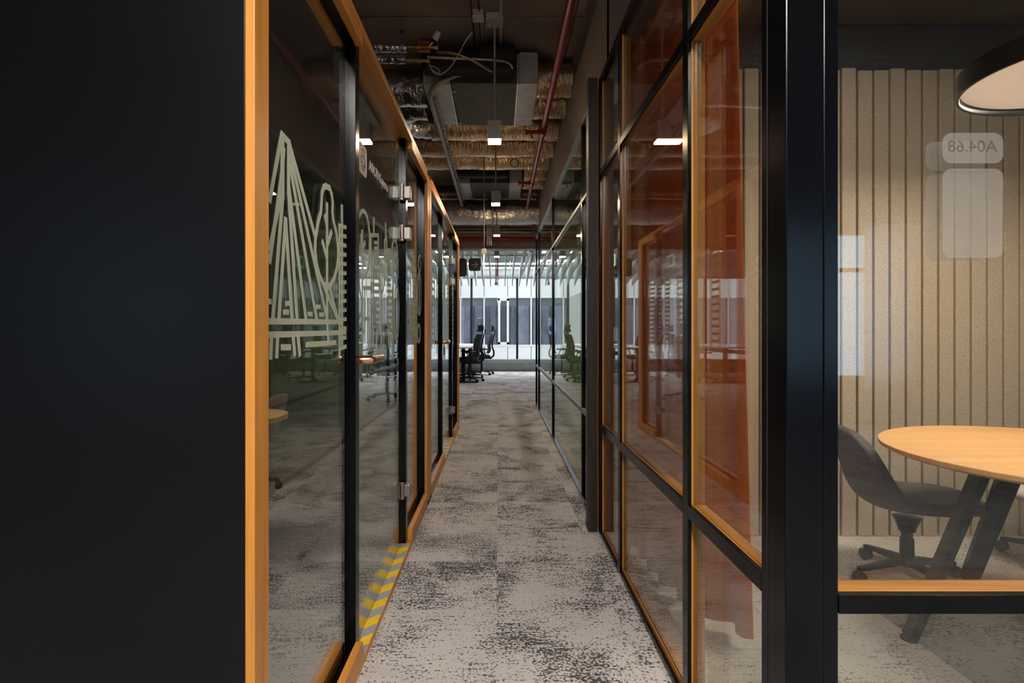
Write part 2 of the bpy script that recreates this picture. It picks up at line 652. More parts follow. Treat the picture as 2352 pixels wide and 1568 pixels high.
ceil = MB().box(-8, 8, -5, 16.5, CEIL + .03, CEIL + .25).build('ceiling', CONC)
tag(ceil, kind='structure')
xs = [-8, -4.43, -1.93, .575, 3.08, 8]
ys = [-5, -.5, 1.9, 4.3, 6.7, 9.1, 11.5, 16.5]
for i in range(len(xs) - 1):
    for j in range(len(ys) - 1):
        g = .006
        BX('concrete_panel', CONC, ceil, xs[i] + g, xs[i + 1] - g, ys[j] + g, ys[j + 1] - g, CEIL, CEIL + .035, .004)

w = MB().box(-8.1, -8, -5, 16.5, 0, CEIL).build('wall_left', PLASTER); tag(w, kind='structure')
w = MB().box(8, 8.1, -5, 16.5, 0, CEIL).build('wall_right', PLASTER); tag(w, kind='structure')
# rear wall behind the camera, with its two window openings
rear = MB()
rear.box(-8, 8, -5, -4.7, 0, .55)
rear.box(-8, 8, -5, -4.7, 2.45, CEIL)
rear.box(-8, -5.4, -5, -4.7, .55, 2.45)
rear.box(-3.4, 2.6, -5, -4.7, .55, 2.45)
rear.box(5.2, 8, -5, -4.7, .55, 2.45)
rear = rear.build('wall_rear', PLASTER); tag(rear, kind='structure')
for i, (a, b_) in enumerate(((-5.4, -3.4), (2.6, 5.2))):
    wn = empty('window_%d' % (i + 2), ((a + b_) / 2, -4.85, .55), kind='structure')
    for x in (a + .03, (a + b_) / 2 + .1, b_ - .03):
        BX('window_frame', BRONZE, wn, x - .03, x + .03, -4.88, -4.8, .55, 2.45)
    for z in (.58, 1.95, 2.42):
        BX('window_frame', BRONZE, wn, a, b_, -4.87, -4.81, z - .025, z + .025)
    MB().box(a, b_, -4.85, -4.84, .55, 2.45).build('pane', GLASSR, wn)
vv, ff = [], []
for i in range(61):
    xx = 4.50 + .70 * i / 60
    yy_ = -4.62 + .035 * math.sin(i * .9)
    vv += [(xx, yy_, .08), (xx, yy_, 2.5)]
for i in range(60):
    ff.append((2 * i, 2 * i + 2, 2 * i + 3, 2 * i + 1))
voile, vnt, vb, vout = newmat('pale_blue_voile')
vb.inputs['Base Color'].default_value = (.42, .50, .54, 1)
vtl = N(vnt, 'ShaderNodeBsdfTranslucent')
vn = N(vnt, 'ShaderNodeTexNoise', i_Scale=60.0)
vr = ramp(vnt, [(.3, (.72, .80, .84)), (.7, (.80, .87, .90))])
vnt.links.new(vn.outputs['Fac'], vr.inputs[0])
vnt.links.new(vr.outputs[0], vtl.inputs[0])
vm = N(vnt, 'ShaderNodeMixShader')
vm.inputs[0].default_value = .85
vnt.links.new(vb.outputs[0], vm.inputs[1])
vnt.links.new(vtl.outputs[0], vm.inputs[2])
vnt.links.new(vm.outputs[0], vout.inputs[0])
tag(MB().add(vv, ff).build('curtain', voile, None, smooth=True), 'pale blue voile curtain of the rear office window, seen mirrored in the glass front', 'curtain')
# far wall with the long window
far = MB()
far.box(-8, 8, 16.3, 16.5, 0, .30)
far.box(-8, 8, 16.3, 16.5, 2.70, CEIL)
far = far.build('wall_far', UPST); tag(far, kind='structure')
win = empty('window_1', (0, 16.35, .3), kind='structure')
BX('window_sill', plain('grey_metal_sill', (.14, .155, .16), .5), win, -8, 8, 16.05, 16.45, .245, .345, .004)
for k in range(-6, 7):
    x = -.79 + 1.315 * k
    BX('mullion', BLACKPL, win, x - .03, x + .03, 16.3, 16.4, .34, 2.7)
MB().box(-8, 8, 16.42, 16.43, .34, 2.7).build('pane', GLASSF, win)
BX('head_rail', SHEET, win, -8, 8, 16.28, 16.4, 2.66, 2.72)

# bulkhead wall over the right-hand partition, and the beam at the end of the corridor
w = MB().prism([(.60, -2.0), (.64, 1.0), (.64, 9.45), (.74, 9.45), (.74, -2.0)], 'z', 2.68, CEIL).build('wall_bulkhead', BRONZE)
tag(w, kind='structure')
w = MB().box(-8, 8, 9.9, 10.15, 2.60, CEIL).build('wall_beam', BRONZE); tag(w, kind='structure')
# trim line under the beam
w = MB().box(-8, 8, 9.885, 10.0, 2.585, 2.602).build('trim_1', SHEET); tag(w, kind='structure')

# rear wall of meeting room (felt ribs), its side wall, ceiling
mw = MB().box(.62, 3.95, 3.30, 3.36, 0, 2.66).build('wall_meeting_room_rear', FELT); tag(mw, kind='structure')
x = .66
k = 0
while x < 3.9:
    wd = .0925
    gap = .006
    z1 = 2.685 + .006 * math.sin(k * 1.9) + .004 * math.sin(k * 4.1)
    prof = [(x + gap, 3.30), (x + gap, 3.266), (x + gap + .004, 3.262), (x + wd - .010, 3.262), (x + wd - .006, 3.266), (x + wd - .006, 3.30)]
    MB().prism(prof, 'z', .006, z1).build('felt_rib', FELT, mw)
    x += wd + .001
    k += 1
w = MB().box(3.9, 4.0, 1.1, 3.4, 0, CEIL).build('wall_meeting_room_side', FELT); tag(w, kind='structure')
w = MB().box(.70, 3.95, 1.3, 3.27, 2.95, 3.0).build('ceiling_meeting_room', BLKCEIL); tag(w, kind='structure')
w = MB().box(.64, 3.95, 3.30, 3.36, 2.66, 3.5).build('wall_meeting_room_upper', BLKCEIL); tag(w, kind='structure')
# room behind the far right partition
w = MB().box(1.0, 4.0, 9.15, 9.25, 0, CEIL).build('wall_green_room_rear', GREENW); tag(w, kind='structure')
w = MB().box(3.2, 3.3, 3.4, 9.15, 0, 2.9).build('wall_green_room_side', GREENW); tag(w, kind='structure')
w = MB().box(.75, 3.3, 3.45, 9.1, 2.95, 3.0).build('ceiling_green_room', BLKCEIL); tag(w, kind='structure')
# black end wall on the left, cabin back wall and cabin roof
w = BX('wall_left_end', BLACKP, None, -3.2, -.4975, 1.1105, 1.18, 0, CEIL); tag(w, kind='structure')
w = MB().box(-2.75, -2.65, 1.2, 6.9, 0, 2.3).build('wall_cabin_rear', BLKCEIL); tag(w, kind='structure')
w = MB().box(-2.75, -.60, 1.2, 6.86, 2.235, 2.30).build('ceiling_cabin', BLKCEIL); tag(w, kind='structure')

w = MB().box(-2.65, -1.72, 6.86, 6.92, 0, 2.3).build('wall_cabin_end', BLKCEIL); tag(w, kind='structure')
for k in range(12):
    o = MB().bar((2.2, -1.2 - .3 * k, 3.0), (7.5, -1.9 - .3 * k, 3.0), .02, .16).build('ceiling_slat', BAFFLE)
    tag(o, 'pale ceiling slat of the rear office, seen only mirrored in the glass front', 'ceiling slat', 'pale ceiling slats mirrored in the meeting room glass front')
    for xr in (2.6, 4.7, 6.8):
        yr = -1.2 - .3 * k - .7 * (xr - 2.2) / 5.3
        MB().cyl((xr, yr, 3.07), (xr, yr, CEIL), .004, 6).build('hanger_wire', STEELD, o)
# ------------------------------------------------------------------ neighbouring building across the courtyard
nb = empty('neighbouring_building', (0, 26, -3), 'white panelled building with grey curtained windows across the courtyard', 'building')
NY = 26.0
zt, zb = EYE + 73 * NY / F, EYE - 36 * NY / F
def nx(px): return (px - 1146) * NY / F
MB().box(-12, 14, NY + .25, NY + .3, -4, 8).build('wall', plain('lightened_window_backing', (.34, .34, .38), .9), nb)  # plain backing behind the panes, its colour lightened to brighten the windows
seams_u = [nx(1112 + 54 * k) for k in range(-12, 14)]
for a, b_ in zip(seams_u[:-1], seams_u[1:]):
    BX('facade_panel', FACADE, nb, a + .012, b_ - .012, NY, NY + .08, zt + .05, zt + 1.1, .004)
    BX('facade_panel', FACADE, nb, a + .012, b_ - .012, NY, NY + .08, zt + 1.12, zt + 3.4, .004)
    BX('facade_panel', FACADE, nb, a + .012, b_ - .012, NY, NY + .08, zb - 2.2, zb - .04, .004)
BX('window_rail', FACFRAME, nb, -12, 14, NY - .03, NY + .1, zt, zt + .05)
BX('window_rail', FACFRAME, nb, -12, 14, NY - .03, NY + .1, zb - .04, zb + .03)
for k in range(-12, 14):
    xx = nx(1112 + 54 * k)
    BX('window_mullion', FACFRAME, nb, xx - .03, xx + .03, NY - .02, NY + .09, zb, zt)
MB().box(-12, 14, NY + .10, NY + .11, zb, zt).build('window_pane', GLASSN, nb)
cf = MB()
a, b_ = nx(1144), nx(1169)
cf.box(a, a + .1, NY - .06, NY + .06, zb + .05, zt - .03).box(b_ - .1, b_, NY - .06, NY + .06, zb + .05, zt - .03)
cf.box(a, b_, NY - .06, NY + .06, zb + .03, zb + .15).box(a, b_, NY - .06, NY + .06, zt - .13, zt)
cf.build('casement', FACFRAME, nb)
for (p0, p1) in ((1050, 1078), (1090, 1110), (1126, 1140), (1171, 1180), (1186, 1215), (1226, 1262), (1268, 1290), (960, 1030), (860, 930)):
    vv, ff = [], []
    n = 40
    for i in range(n + 1):
        t = i / n
        xx = nx(p0) + (nx(p1) - nx(p0)) * t
        yy = NY + .19 + .03 * math.sin(t * 40)
        vv += [(xx, yy, zb), (xx, yy, zt - .35)]
    for i in range(n):
        ff.append((2 * i, 2 * i + 2, 2 * i + 3, 2 * i + 1))
    o = MB().add(vv, ff).build('curtain', NCURT, nb, smooth=True)
wing = empty('side_wing', (-2.0, 23, -3), 'white framed window wing of the courtyard seen mirrored in glass', 'building')
MB().box(-2.6, -2.3, 20.4, 25.8, -3, 6).build('wall', DARKIN, wing)
for z0, z1 in ((-3, zb), (zt, 6)):
    BX('facade_panel', FACADE, wing, -2.3, -2.0, 20.4, 25.8, z0, z1, .004)
for k in range(8):
    yy = 20.45 + k * .75
    BX('window_mullion', FACFRAME, wing, -2.12, -1.98, yy - .05, yy + .05, zb, zt)
MB().box(-2.2, -2.19, 20.4, 25.8, zb, zt).build('window_pane', GLASSN, wing)
gr = MB().box(-14, 14, 16.6, 40, -4.2, -4).build('ground', plain('courtyard_gravel', (.35, .35, .34), .9, bump=.3)); tag(gr, kind='structure')

# ------------------------------------------------------------------ left timber framed cabins
XO, XA, XB, XI = -.479, -.505, -.555, -.585      # outer face, channel, inner face
XG = -.530


def film(name, lines, w, parent, x=XG + .006, mat=FROST):
    return MB().strokes(lines, w, 'x', x).build(name, mat, parent)


def YZ(px, py, X=XG + .006):
    Y = X * F / (px - 1146)
    return (Y, EYE + (757 - py) * Y / F)


def cabin(y0, y1, a, b, pw, label):
    """a = near profile, b = far profile (the door is between them)"""
    t = empty('glass_cabin_front', (XG, y0, 0), label, 'glass partition', 'oak framed glass cabin fronts')
    # lining boards
    BX('threshold', WOODY, t, XI, XO, y0 + .002, y1 - .002, .001, .03)
    BX('head_board', WOODY, t, XI, XO, y0 + .002, y1 - .002, 2.232, 2.262)
    for (p, q) in ((y0, y0 + pw), (y1 - .11, y1)):
        MB().box(XA + .006, XO, p, q, .0, 2.26).build('post', WOODZ, t, .002)
        MB().box(XI, XB - .001, p, q, .03, 2.232).build('post', WOODZ, t, .002)
        BX('edge_profile', BLACK, t, XB, XA + .004, p + .012, q - .012, .03, 2.232)
    for (p, q) in ((y0 + pw, a), (b + .05, y1 - .11)):
        for z0, z1, nm in ((.03, .092, 'bottom_rail'), (2.188, 2.232, 'top_rail')):
            BX(nm, WOODY, t, XA, XO + .0003, p, q, z0, z1)
            BX(nm, WOODY, t, XI, XB, p, q, z0, z1)
        BX('glazing_channel', BLACK, t, XB, XA, p, q, .03, .048)
        BX('glazing_channel', BLACK, t, XB, XA, p, q, 2.21, 2.232)
    for y in (a, b):
        g = MB().box(XB, -.533, y, y + .05, .03, 2.232).box(-.527, XA, y, y + .05, .03, 2.232).box(-.534, -.526, y + .008, y + .045, .03, 2.232)
        g.build('edge_profile', BLACK, t, .0015)
    p1 = MB().box(XG - .005, XG + .005, y0 + pw - .01, a + .01, .045, 2.215).build('glass_pane', GLASS, t)
    p2 = MB().box(XG - .005, XG + .005, b + .04, y1 - .10, .045, 2.215).build('glass_pane', GLASS, t)
    return t, p1, p2


cab1, pane1, pane1b = cabin(1.1126, 3.915, 2.0, 3.08, .07, 'near oak-framed glass cabin front with skyline film, beside black wall')
cab2, pane2, pane2b = cabin(3.935, 6.86, 5.06, 6.13, .09, 'far oak-framed glass cabin front beyond the near one')


def clamp_hinge(parent, y, z):
    m = MB()
    m.box(-.512, -.478, y - .012, y + .052, z - .032, z + .032)
    m.box(-.522, -.512, y - .03, y + .052, z - .032, z + .032)
    m.cyl((-.519, y - .012, z - .045), (-.519, y - .012, z + .045), .011, 14)
    o = m.build('hinge', NICKEL, parent, .002)
    m = MB().box(-.575, -.556, y - .03, y + .05, z - .032, z + .032)
    m.build('hinge_plate', NICKEL, parent, .002)
    return o


def door(n, a, b, label):
    d = empty('door_%d' % n, (XG, (a + b) / 2, 0), kind='structure')
    d['label'] = label
    g = MB().box(XG - .005, XG + .005, a + .056, b - .004, .038, 2.225).build('door_glass', GLASS, d)
    for z in (1.93, 1.71, .325):
        clamp_hinge(d, b - .02, z)
    zh = 1.078
    y = a + .10
    m = MB().box(XG + .006, XG + .016, y - .035, y + .035, zh - .065, zh + .065)
    m.build('lever_rose', NICKEL, d, .006, 3)
    m = MB().box(XG - .016, XG - .006, y - .035, y + .035, zh - .065, zh + .065)
    m.build('lever_rose', NICKEL, d, .006, 3)
    for s in (1, -1):
        x1 = XG + s * .058
        m = MB().tube([(XG + s * .012, y, zh), (x1 - s * .02, y, zh), (x1 - s * .004, y + .006, zh), (x1, y + .022, zh), (x1, y + .17, zh)], .0165, 18)
        m.build('lever', COPPER, d)
        MB().cyl((x1, y + .166, zh), (x1, y + .176, zh), .0175, 18).build('lever_cap', NICKEL, d)
    return d, g


door1, dglass1 = door(1, 2.0, 3.08, 'frameless glass door of the near cabin with room name')
door2, dglass2 = door(2, 5.06, 6.13, 'frameless glass door of the far cabin')


def tape(y0, y1, label):
    t = empty('warning_tape', (XG, (y0 + y1) / 2, .03), label, 'tape', 'hazard tapes on the door thresholds')
    z = .0305
    for (xa, xb) in ((XG + .001, XO - .002), (XI + .002, XG - .001)):
        MB().box(min(xa, xb), max(xa, xb), y0, y1, z, z + .0008).build('tape_strip', GREYTAPE, t)
    per, wd, sl = .146, .073, .045
    y = y0 + .02
    while y < y1 - .02:
        for (xc, xe) in ((XG + .001, XO - .002), (XG - .001, XI + .002)):
            q = [(xc, y), (xe, y + sl), (xe, min(y + sl + wd, y1)), (xc, min(y + wd, y1))]
            if q[1][1] < q[2][1] and q[0][1] < q[3][1]:
                MB().prism(q, 'z', z + .0009, z + .0016).build('yellow_stripe', YEL, t)
        y += per
    return t


tape(2.03, 3.078, 'yellow and grey hazard tape on the near cabin door threshold')
tape(5.09, 6.128, 'yellow and grey hazard tape on the far cabin door threshold')

# --- skyline film on the first pane (coordinates read off the pane itself)
def Z1(u, v): return YZ(610 + u / 2.853, 290 + v / 2.853)
def L1(*p): return [Z1(*q) for q in p]
WD = .0180
film('cable_bridge_film', [
    L1((104, 62), (26, 480)), L1((108, 62), (108, 300), (26, 880)), L1((112, 90), (112, 460), (45, 1262)),
    L1((106, 55), (155, 108)), L1((150, 108), (150, 440), (206, 1262)), L1((118, 150), (90, 500), (26, 800)),
    L1((155, 112), (322, 715)), L1((157, 170), (402, 1262)), L1((160, 260), (333, 1262)), L1((152, 400), (264, 1262)),
    L1((130, 612), (86, 1262)), L1((130, 612), (172, 1262)),
    L1((345, 960), (470, 1262)), L1((418, 1060), (470, 1250)),
    L1((36, 1385), (31, 1510)), L1((77, 1385), (71, 1502)), L1((180, 1385), (189, 1490)), L1((212, 1385), (222, 1490)),
    L1((402, 1290), (410, 1400)), L1((500, 525), (500, 1420)), L1((484, 650), (484, 1500)),
], WD, pane1)
film('bridge_deck_film', [L1((10, 1276), (500, 1282)), L1((10, 1366), (525, 1350))], .0150, pane1)
film('bridge_deck_film', [L1((268, 1430), (458, 1416)), L1((105, 1447), (160, 1447))], .0150, pane1)
film('tree_film', [
    L1((395, 392), (420, 405), (434, 450), (440, 500), (438, 560), (445, 620), (462, 690), (472, 760), (476, 850), (468, 930), (448, 1000), (425, 1040), (402, 1050),
       (375, 1030), (350, 970), (333, 900), (324, 820), (326, 740), (338, 660), (345, 620), (362, 560), (366, 500), (368, 440), (380, 400), (395, 392)),
    L1((402, 512), (402, 1270)), L1((388, 590), (402, 660)), L1((430, 695), (404, 775)), L1((372, 758), (400, 865))], WD, pane1)
film('block_film', [L1((134, 1160), (160, 1160)), L1((118, 1217), (148, 1217)), L1((280, 1229), (303, 1229)), L1((333, 1182), (356, 1182)), L1((356, 1233), (378, 1233)), L1((15, 1148), (32, 1148))], .0125, pane1)
film('tower_rungs_film', [L1((484, 650 + i * 62), (526, 662 + i * 60)) for i in range(14)], .0135, pane1)

# --- film on the near cabin's door
def Z2(u, v): return YZ(770 + u / 4.125, 460 + v / 4.125)
def L2(*p): return [Z2(*q) for q in p]
def ring(cx, cyy, rx, ry, Lf, n=28): return Lf(*[(cx + rx * math.cos(2 * PI * i / n), cyy + ry * math.sin(2 * PI * i / n)) for i in range(n + 1)])
film('tree_film', [ring(262, 415, 66, 315, L2), L2((255, 292), (255, 1430)), L2((230, 432), (253, 560)), L2((280, 402), (257, 470)), L2((243, 330), (243, 400), (254, 460))], .017, dglass1)
film('skyline_film', [
    L2((367, 172), (367, 330)), L2((338, 500), (338, 330), (408, 330), (408, 560)), L2((338, 500), (362, 520), (362, 1240)), L2((362, 570), (415, 575), (415, 830)),
    L2((478, 222), (478, 380)), L2((470, 800), (470, 380), (488, 350), (488, 640)), L2((490, 470), (522, 470)), L2((500, 540), (544, 545), (544, 1300)), L2((548, 660), (548, 1370)),
    ring(440, 740, 20, 130, L2), L2((440, 650), (440, 1390)), ring(562, 520, 26, 145, L2), L2((562, 450), (562, 660)), L2((546, 520), (562, 590)), L2((578, 500), (562, 560)),
    ring(578, 1060, 22, 250, L2), L2((230, 1440), (230, 1360)), ring(234, 1270, 24, 85, L2), L2((215, 730), (225, 850), (245, 950), (240, 1060), (210, 1130)),
    L2((262, 830), (345, 830)), L2((270, 830), (270, 1240)), L2((262, 1120), (315, 1120), (315, 1420)), L2((332, 500), (332, 1420)), L2((386, 1240), (386, 1400)),
    L2((350, 640), (350, 1380)), L2((425, 840), (425, 1400)), L2((455, 900), (455, 1390)), L2((500, 820), (500, 1390)), L2((515, 900), (515, 1380)), L2((530, 830), (530, 1380)),
    L2((210, 790), (210, 1430)),
], .0165, dglass1)
film('window_rows_film', [L2((375, 400 + 0 * i + i * 52), (408, 404 + i * 52)) for i in range(4)] + [L2((365, 600 + i * 66), (410, 602 + i * 66)) for i in range(11)]
     + [L2((490, 500 + i * 50), (524, 503 + i * 50)) for i in range(7)] + [L2((335, 640 + i * 75), (352, 642 + i * 75)) for i in range(8)] + [L2((488, 860 + i * 62), (540, 862 + i * 62)) for i in range(7)], .0155, dglass1)

# --- film on the far pane of the near cabin
def Z3(u, v): return YZ(920 + u / 5.6, 560 + v / 5.6)
def L3(*p): return [Z3(*q) for q in p]
film('skyline_film', [
    L3((85, 190), (85, 300)), L3((62, 295), (124, 315), (124, 430)), L3((66, 420), (66, 1290)), L3((85, 430), (85, 1290)), L3((101, 430), (101, 1290)), L3((130, 440), (130, 780)),
    L3((155, 190), (155, 340), (192, 210)), L3((160, 300), (195, 470)), ring(247, 255, 16, 100, L3), ring(240, 640, 26, 265, L3), L3((240, 370), (240, 900)),
    ring(135, 960, 18, 170, L3), L3((150, 1000), (185, 1100)), L3((152, 1150), (190, 1000)), L3((205, 560), (205, 1260)), ring(232, 1150, 18, 110, L3), L3((175, 480), (175, 1250)),
], .019, pane1b)
film('window_rows_film', [L3((64, 470 + i * 104), (104, 472 + i * 104)) for i in range(8)], .028, pane1b)
film('window_rows_film', [L3((165, 330 + i * 76), (200, 332 + i * 76)) for i in range(12)], .028, pane1b)
# --- far cabin film
def rows(y0, y1, z0, z1, n): return [[(y0, z0 + (z1 - z0) * i / (n - 1)), (y1, z0 + (z1 - z0) * i / (n - 1))] for i in range(n)]
film('skyline_film', [[(4.45, 1.05), (4.45, 1.8), (4.62, 1.8), (4.62, 1.05)], [(4.8, 1.0), (4.8, 1.65)]] + rows(4.47, 4.6, 1.1, 1.75, 12), .022, pane2)
film('skyline_film', [[(5.3, 1.05), (5.3, 1.7), (5.5, 1.7), (5.5, 1.05)], [(5.75, 1.0), (5.75, 1.75), (5.9, 1.75), (5.9, 1.0)]] + rows(5.32, 5.48, 1.1, 1.65, 10) + rows(5.77, 5.88, 1.1, 1.7, 14), .024, dglass2)
film('skyline_film', [[(6.3, 1.0), (6.3, 1.8)], [(6.5, 1.0), (6.5, 1.8)]] + rows(6.32, 6.48, 1.05, 1.8, 16), .022, pane2b)


def text_mesh(s, size):
    cu = bpy.data.curves.new('lettering', 'FONT')
    cu.body = s
    cu.size = size
    cu.extrude = .0006 if '.6' not in s else 0
    cu.offset = .0004 if '.6' not in s else 0
    cu.resolution_u = 8
    ob = bpy.data.objects.new('lettering', cu)
    C.objects.link(ob)
    dg = bpy.context.evaluated_depsgraph_get()
    me = bpy.data.meshes.new_from_object(ob.evaluated_get(dg))
    bpy.data.objects.remove(ob)
    return me


def text(s, name, size, mat, parent, loc, xdir, ydir, width=None):
    me = text_mesh(s, size)
    xsv = [v.co.x for v in me.vertices]
    w0 = max(xsv) - min(xsv)
    k = 1.0 if width is None else width / w0
    X, Y = Vector(xdir), Vector(ydir)
    Z = X.cross(Y)
    org = Vector(parent.get('_org', (0, 0, 0)))
    for v in me.vertices:
        p = X * (v.co.x - min(xsv)) * k + Y * v.co.y + Z * v.co.z
        v.co = p + Vector(loc) - org
    me.materials.clear()
    me.materials.append(mat)
    o = bpy.data.objects.new(name, me)
    C.objects.link(o)
    o.parent = parent
    return o


def rrect(x0, x1, z0, z1, r, n=6):
    pts = []
    for (cx, cz, a0) in ((x1 - r, z1 - r, 0), (x0 + r, z1 - r, PI / 2), (x0 + r, z0 + r, PI), (x1 - r, z0 + r, 1.5 * PI)):
        for i in range(n + 1):
            a = a0 + PI / 2 * i / n
            pts.append((cx + r * math.cos(a), cz + r * math.sin(a)))
    return pts


xt = XG + .0065
MB().prism(rrect(2.118, 2.245, 1.785, 1.902, .022), 'x', xt, xt + .0008).build('room_icon_label', FROSTG, dglass1)
ic = MB().strokes([[(2.165, 1.880), (2.2, 1.880), (2.2, 1.857), (2.165, 1.857), (2.165, 1.880)], [(2.15, 1.85), (2.215, 1.85)], [(2.15, 1.85), (2.15, 1.825), (2.175, 1.835)], [(2.215, 1.85), (2.215, 1.82), (2.19, 1.832)], [(2.165, 1.83), (2.165, 1.803), (2.2, 1.803), (2.2, 1.83)], [(2.18, 1.803), (2.18, 1.822)]], .0035, 'x', xt + .001)
ic.build('icon_lines', BLACKPL, dglass1)
text('A04.70 Kapusta', 'lettering', .058, FROSTG, dglass1, (xt, 2.29, 1.838), (0, 1, 0), (0, 0, 1), .385)

# ------------------------------------------------------------------ right partition, near part (meeting room)
rp = empty('glass_partition', (.6, 2.3, 0), 'black and oak framed corridor glazing of the meeting room with orange curtain', 'glass partition')
XF = .585
Y0, Y1, ZT = 1.157, 3.42, 2.655
for y in (1.783, 2.77):
    BX('mullion', BLACK, rp, XF, XF + .012, y - .025, y + .025, .0, ZT)
    BX('mullion_core', WOODZ, rp, XF + .012, XF + .055, y - .022, y + .024, .02, ZT - .03)
BX('mullion_core', WOODZ, rp, XF + .012, XF + .055, 3.27, 3.33, .02, ZT - .03)
BX('mullion', BLACK, rp, XF, XF + .012, 3.28, 3.33, .0, ZT)
segs = [(1.266, 1.758), (1.808, 2.745), (2.795, 3.28)]
for (p, q) in segs:
    BX('transom', BLACK, rp, XF, XF + .014, p, q, .606, .648)
    BX('transom_core', WOODY, rp, XF + .014, XF + .055, p, q, .608, .648)
    BX('transom', BLACK, rp, XF, XF + .014, p, q, 2.082, 2.118)
    BX('transom_core', WOODY, rp, XF + .014, XF + .055, p, q, 2.085, 2.118)
    BX('bottom_rail', BLACK, rp, XF, XF + .014, p, q, 0, .022)
    BX('bottom_rail_core', WOODY, rp, XF + .014, XF + .06, p, q, 0, .040)
    BX('top_rail', BLACK, rp, XF, XF + .05, p, q, ZT - .03, ZT)
    for z0, z1 in ((.040, .606), (.648, 2.082), (2.118, ZT - .03)):
        MB().box(XF + .016, XF + .022, p, q, z0, z1).build('glass_pane', GLASS, rp)
        MB().box(XF + .060, XF + .066, p, q, z0, z1).build('glass_pane', GLASS, rp)

cp = empty('corner_post', (.62, 1.2, 0), 'glossy black stepped steel corner post at right of corridor', 'post')
BX('post_core', BLACK, cp, XF, .663, 1.157, 1.266, 0, 3.5, .003)
BX('post_lip', BLACK, cp, .664, .694, 1.160, 1.24, 0, 3.5, .002)
BX('post_groove', RUBBER, cp, XF - .001, XF + .004, 1.235, 1.239, 0, 3.5, 0)

fp = empty('glass_partition', (2.3, 1.2, 0), 'black and oak framed glass front of the meeting room with A04.68 label', 'glass partition')
BX('transom', BLACK, fp, .694, 3.9, 1.157, 1.178, .610, .648)
BX('transom_core', WOODX, fp, .694, 3.9, 1.178, 1.232, .612, .648)
BX('bottom_rail', BLACK, fp, .694, 3.9, 1.157, 1.178, 0, .03)
BX('top_rail', BLACK, fp, .694, 3.9, 1.157, 1.23, 3.2, 3.25)
BX('mullion', BLACK, fp, 3.0, 3.05, 1.157, 1.178, .648, 3.2)
for z0, z1 in ((.03, .61), (.648, 3.2)):
    MB().box(.694, 3.9, 1.180, 1.186, z0, z1).build('glass_pane', GLASS, fp)
    o = MB().box(.694, 3.9, 1.226, 1.232, z0, z1).build('glass_pane', GLASS, fp)


def film_alpha(name, col, a):
    m, nt, b, out = newmat(name)
    b.inputs['Base Color'].default_value = (*col, 1)
    b.inputs['Roughness'].default_value = .8
    n = N(nt, 'ShaderNodeTexNoise', i_Scale=40.0)
    r = ramp(nt, [(.3, (a * .95,) * 3), (.7, (a * 1.05,) * 3)])
    nt.links.new(n.outputs['Fac'], r.inputs[0])
    nt.links.new(r.outputs[0], b.inputs['Alpha'])
    return m


SEMI = film_alpha('translucent_sticker', (.42, .39, .34), .20)
SEMIG = film_alpha('sticker_print_faint', (.06, .06, .05), .10)
SEMIT = film_alpha('sticker_print', (.05, .05, .045), .50)
room_label = tag(empty('room_label', (1.0, 1.24, 1.45)), 'pale translucent room number sticker reading A04.68 on glass front', 'label')
yl = 1.2335
sx = lambda px, Y: (px - 1146) * Y / F
sz = lambda py, Y: EYE + (757 - py) * Y / F
for (Y, dx) in ((1.1788, 0), (1.2335, 0)):
    X0, X1 = (sx(2165, Y), sx(2305, Y)) if Y < 1.2 else (sx(2126, Y), sx(2262, Y))
    A, B = (305, 375) if Y < 1.2 else (325, 392)
    A2, B2 = (387, 592) if Y < 1.2 else (400, 598)
    MB().prism(rrect(X0, X1, sz(B, Y), sz(A, Y), .019), 'y', Y, Y + .0005).build('sticker', SEMI, room_label)
    MB().prism(rrect(X0, X1, sz(B2, Y), sz(A2, Y), .019), 'y', Y, Y + .0005).build('sticker', SEMI, room_label)
    xr = X1 - .014
    text('A04.68', 'lettering', .034, SEMIT if Y < 1.2 else SEMIG, room_label, (xr, Y - .0008, sz(B, Y) + .024), (-1, 0, 0), (0, 0, 1), .102)

# dark wooden pillar between the two right-hand glass runs
pl = BX('timber_pillar', DARKWOOD, None, .527, .580, 3.335, 3.425, 0, 2.672, .003)
tag(pl, 'dark-stained square timber pillar standing proud of the right glazing', 'pillar')

# far part of the right glazing
rf = empty('glass_partition', (.6, 6.2, 0), 'frameless far corridor glazing on the right beyond the dark pillar', 'glass partition')
for (y, wd) in ((4.03, .05), (6.27, .045), (8.47, .04), (9.06, .04)):
    BX('joint', BLACK, rf, XF, XF + .03, y - wd / 2, y + wd / 2, 0, 2.655)
BX('edge_frame', WOODZ, rf, XF + .005, XF + .06, 3.43, 3.52, 0, 2.65)
yy = [3.52, 4.005, 4.055, 6.2475, 6.2925, 8.45, 8.49, 9.04]
for (p, q) in zip(yy[::2], yy[1::2]):
    BX('bottom_rail', BLACK, rf, XF, XF + .03, p, q, 0, .022)
    BX('transom', ALU, rf, XF - .002, XF + .012, p, q, .606, .640)
    BX('transom_core', WOODY, rf, XF + .012, XF + .10, p, q, .608, .640)
    BX('bottom_rail_core', WOODY, rf, XF + .031, XF + .10, p, q, 0, .022)
    BX('transom', ALU, rf, XF - .002, XF + .012, p, q, 2.085, 2.11)
    BX('top_rail', ALU, rf, XF - .002, XF + .04, p, q, 2.63, 2.655)
    for z0, z1 in ((.022, .606), (.64, 2.085), (2.11, 2.63)):
        MB().box(XF + .014, XF + .022, p, q, z0, z1).build('glass_pane', GLASS2, rf)

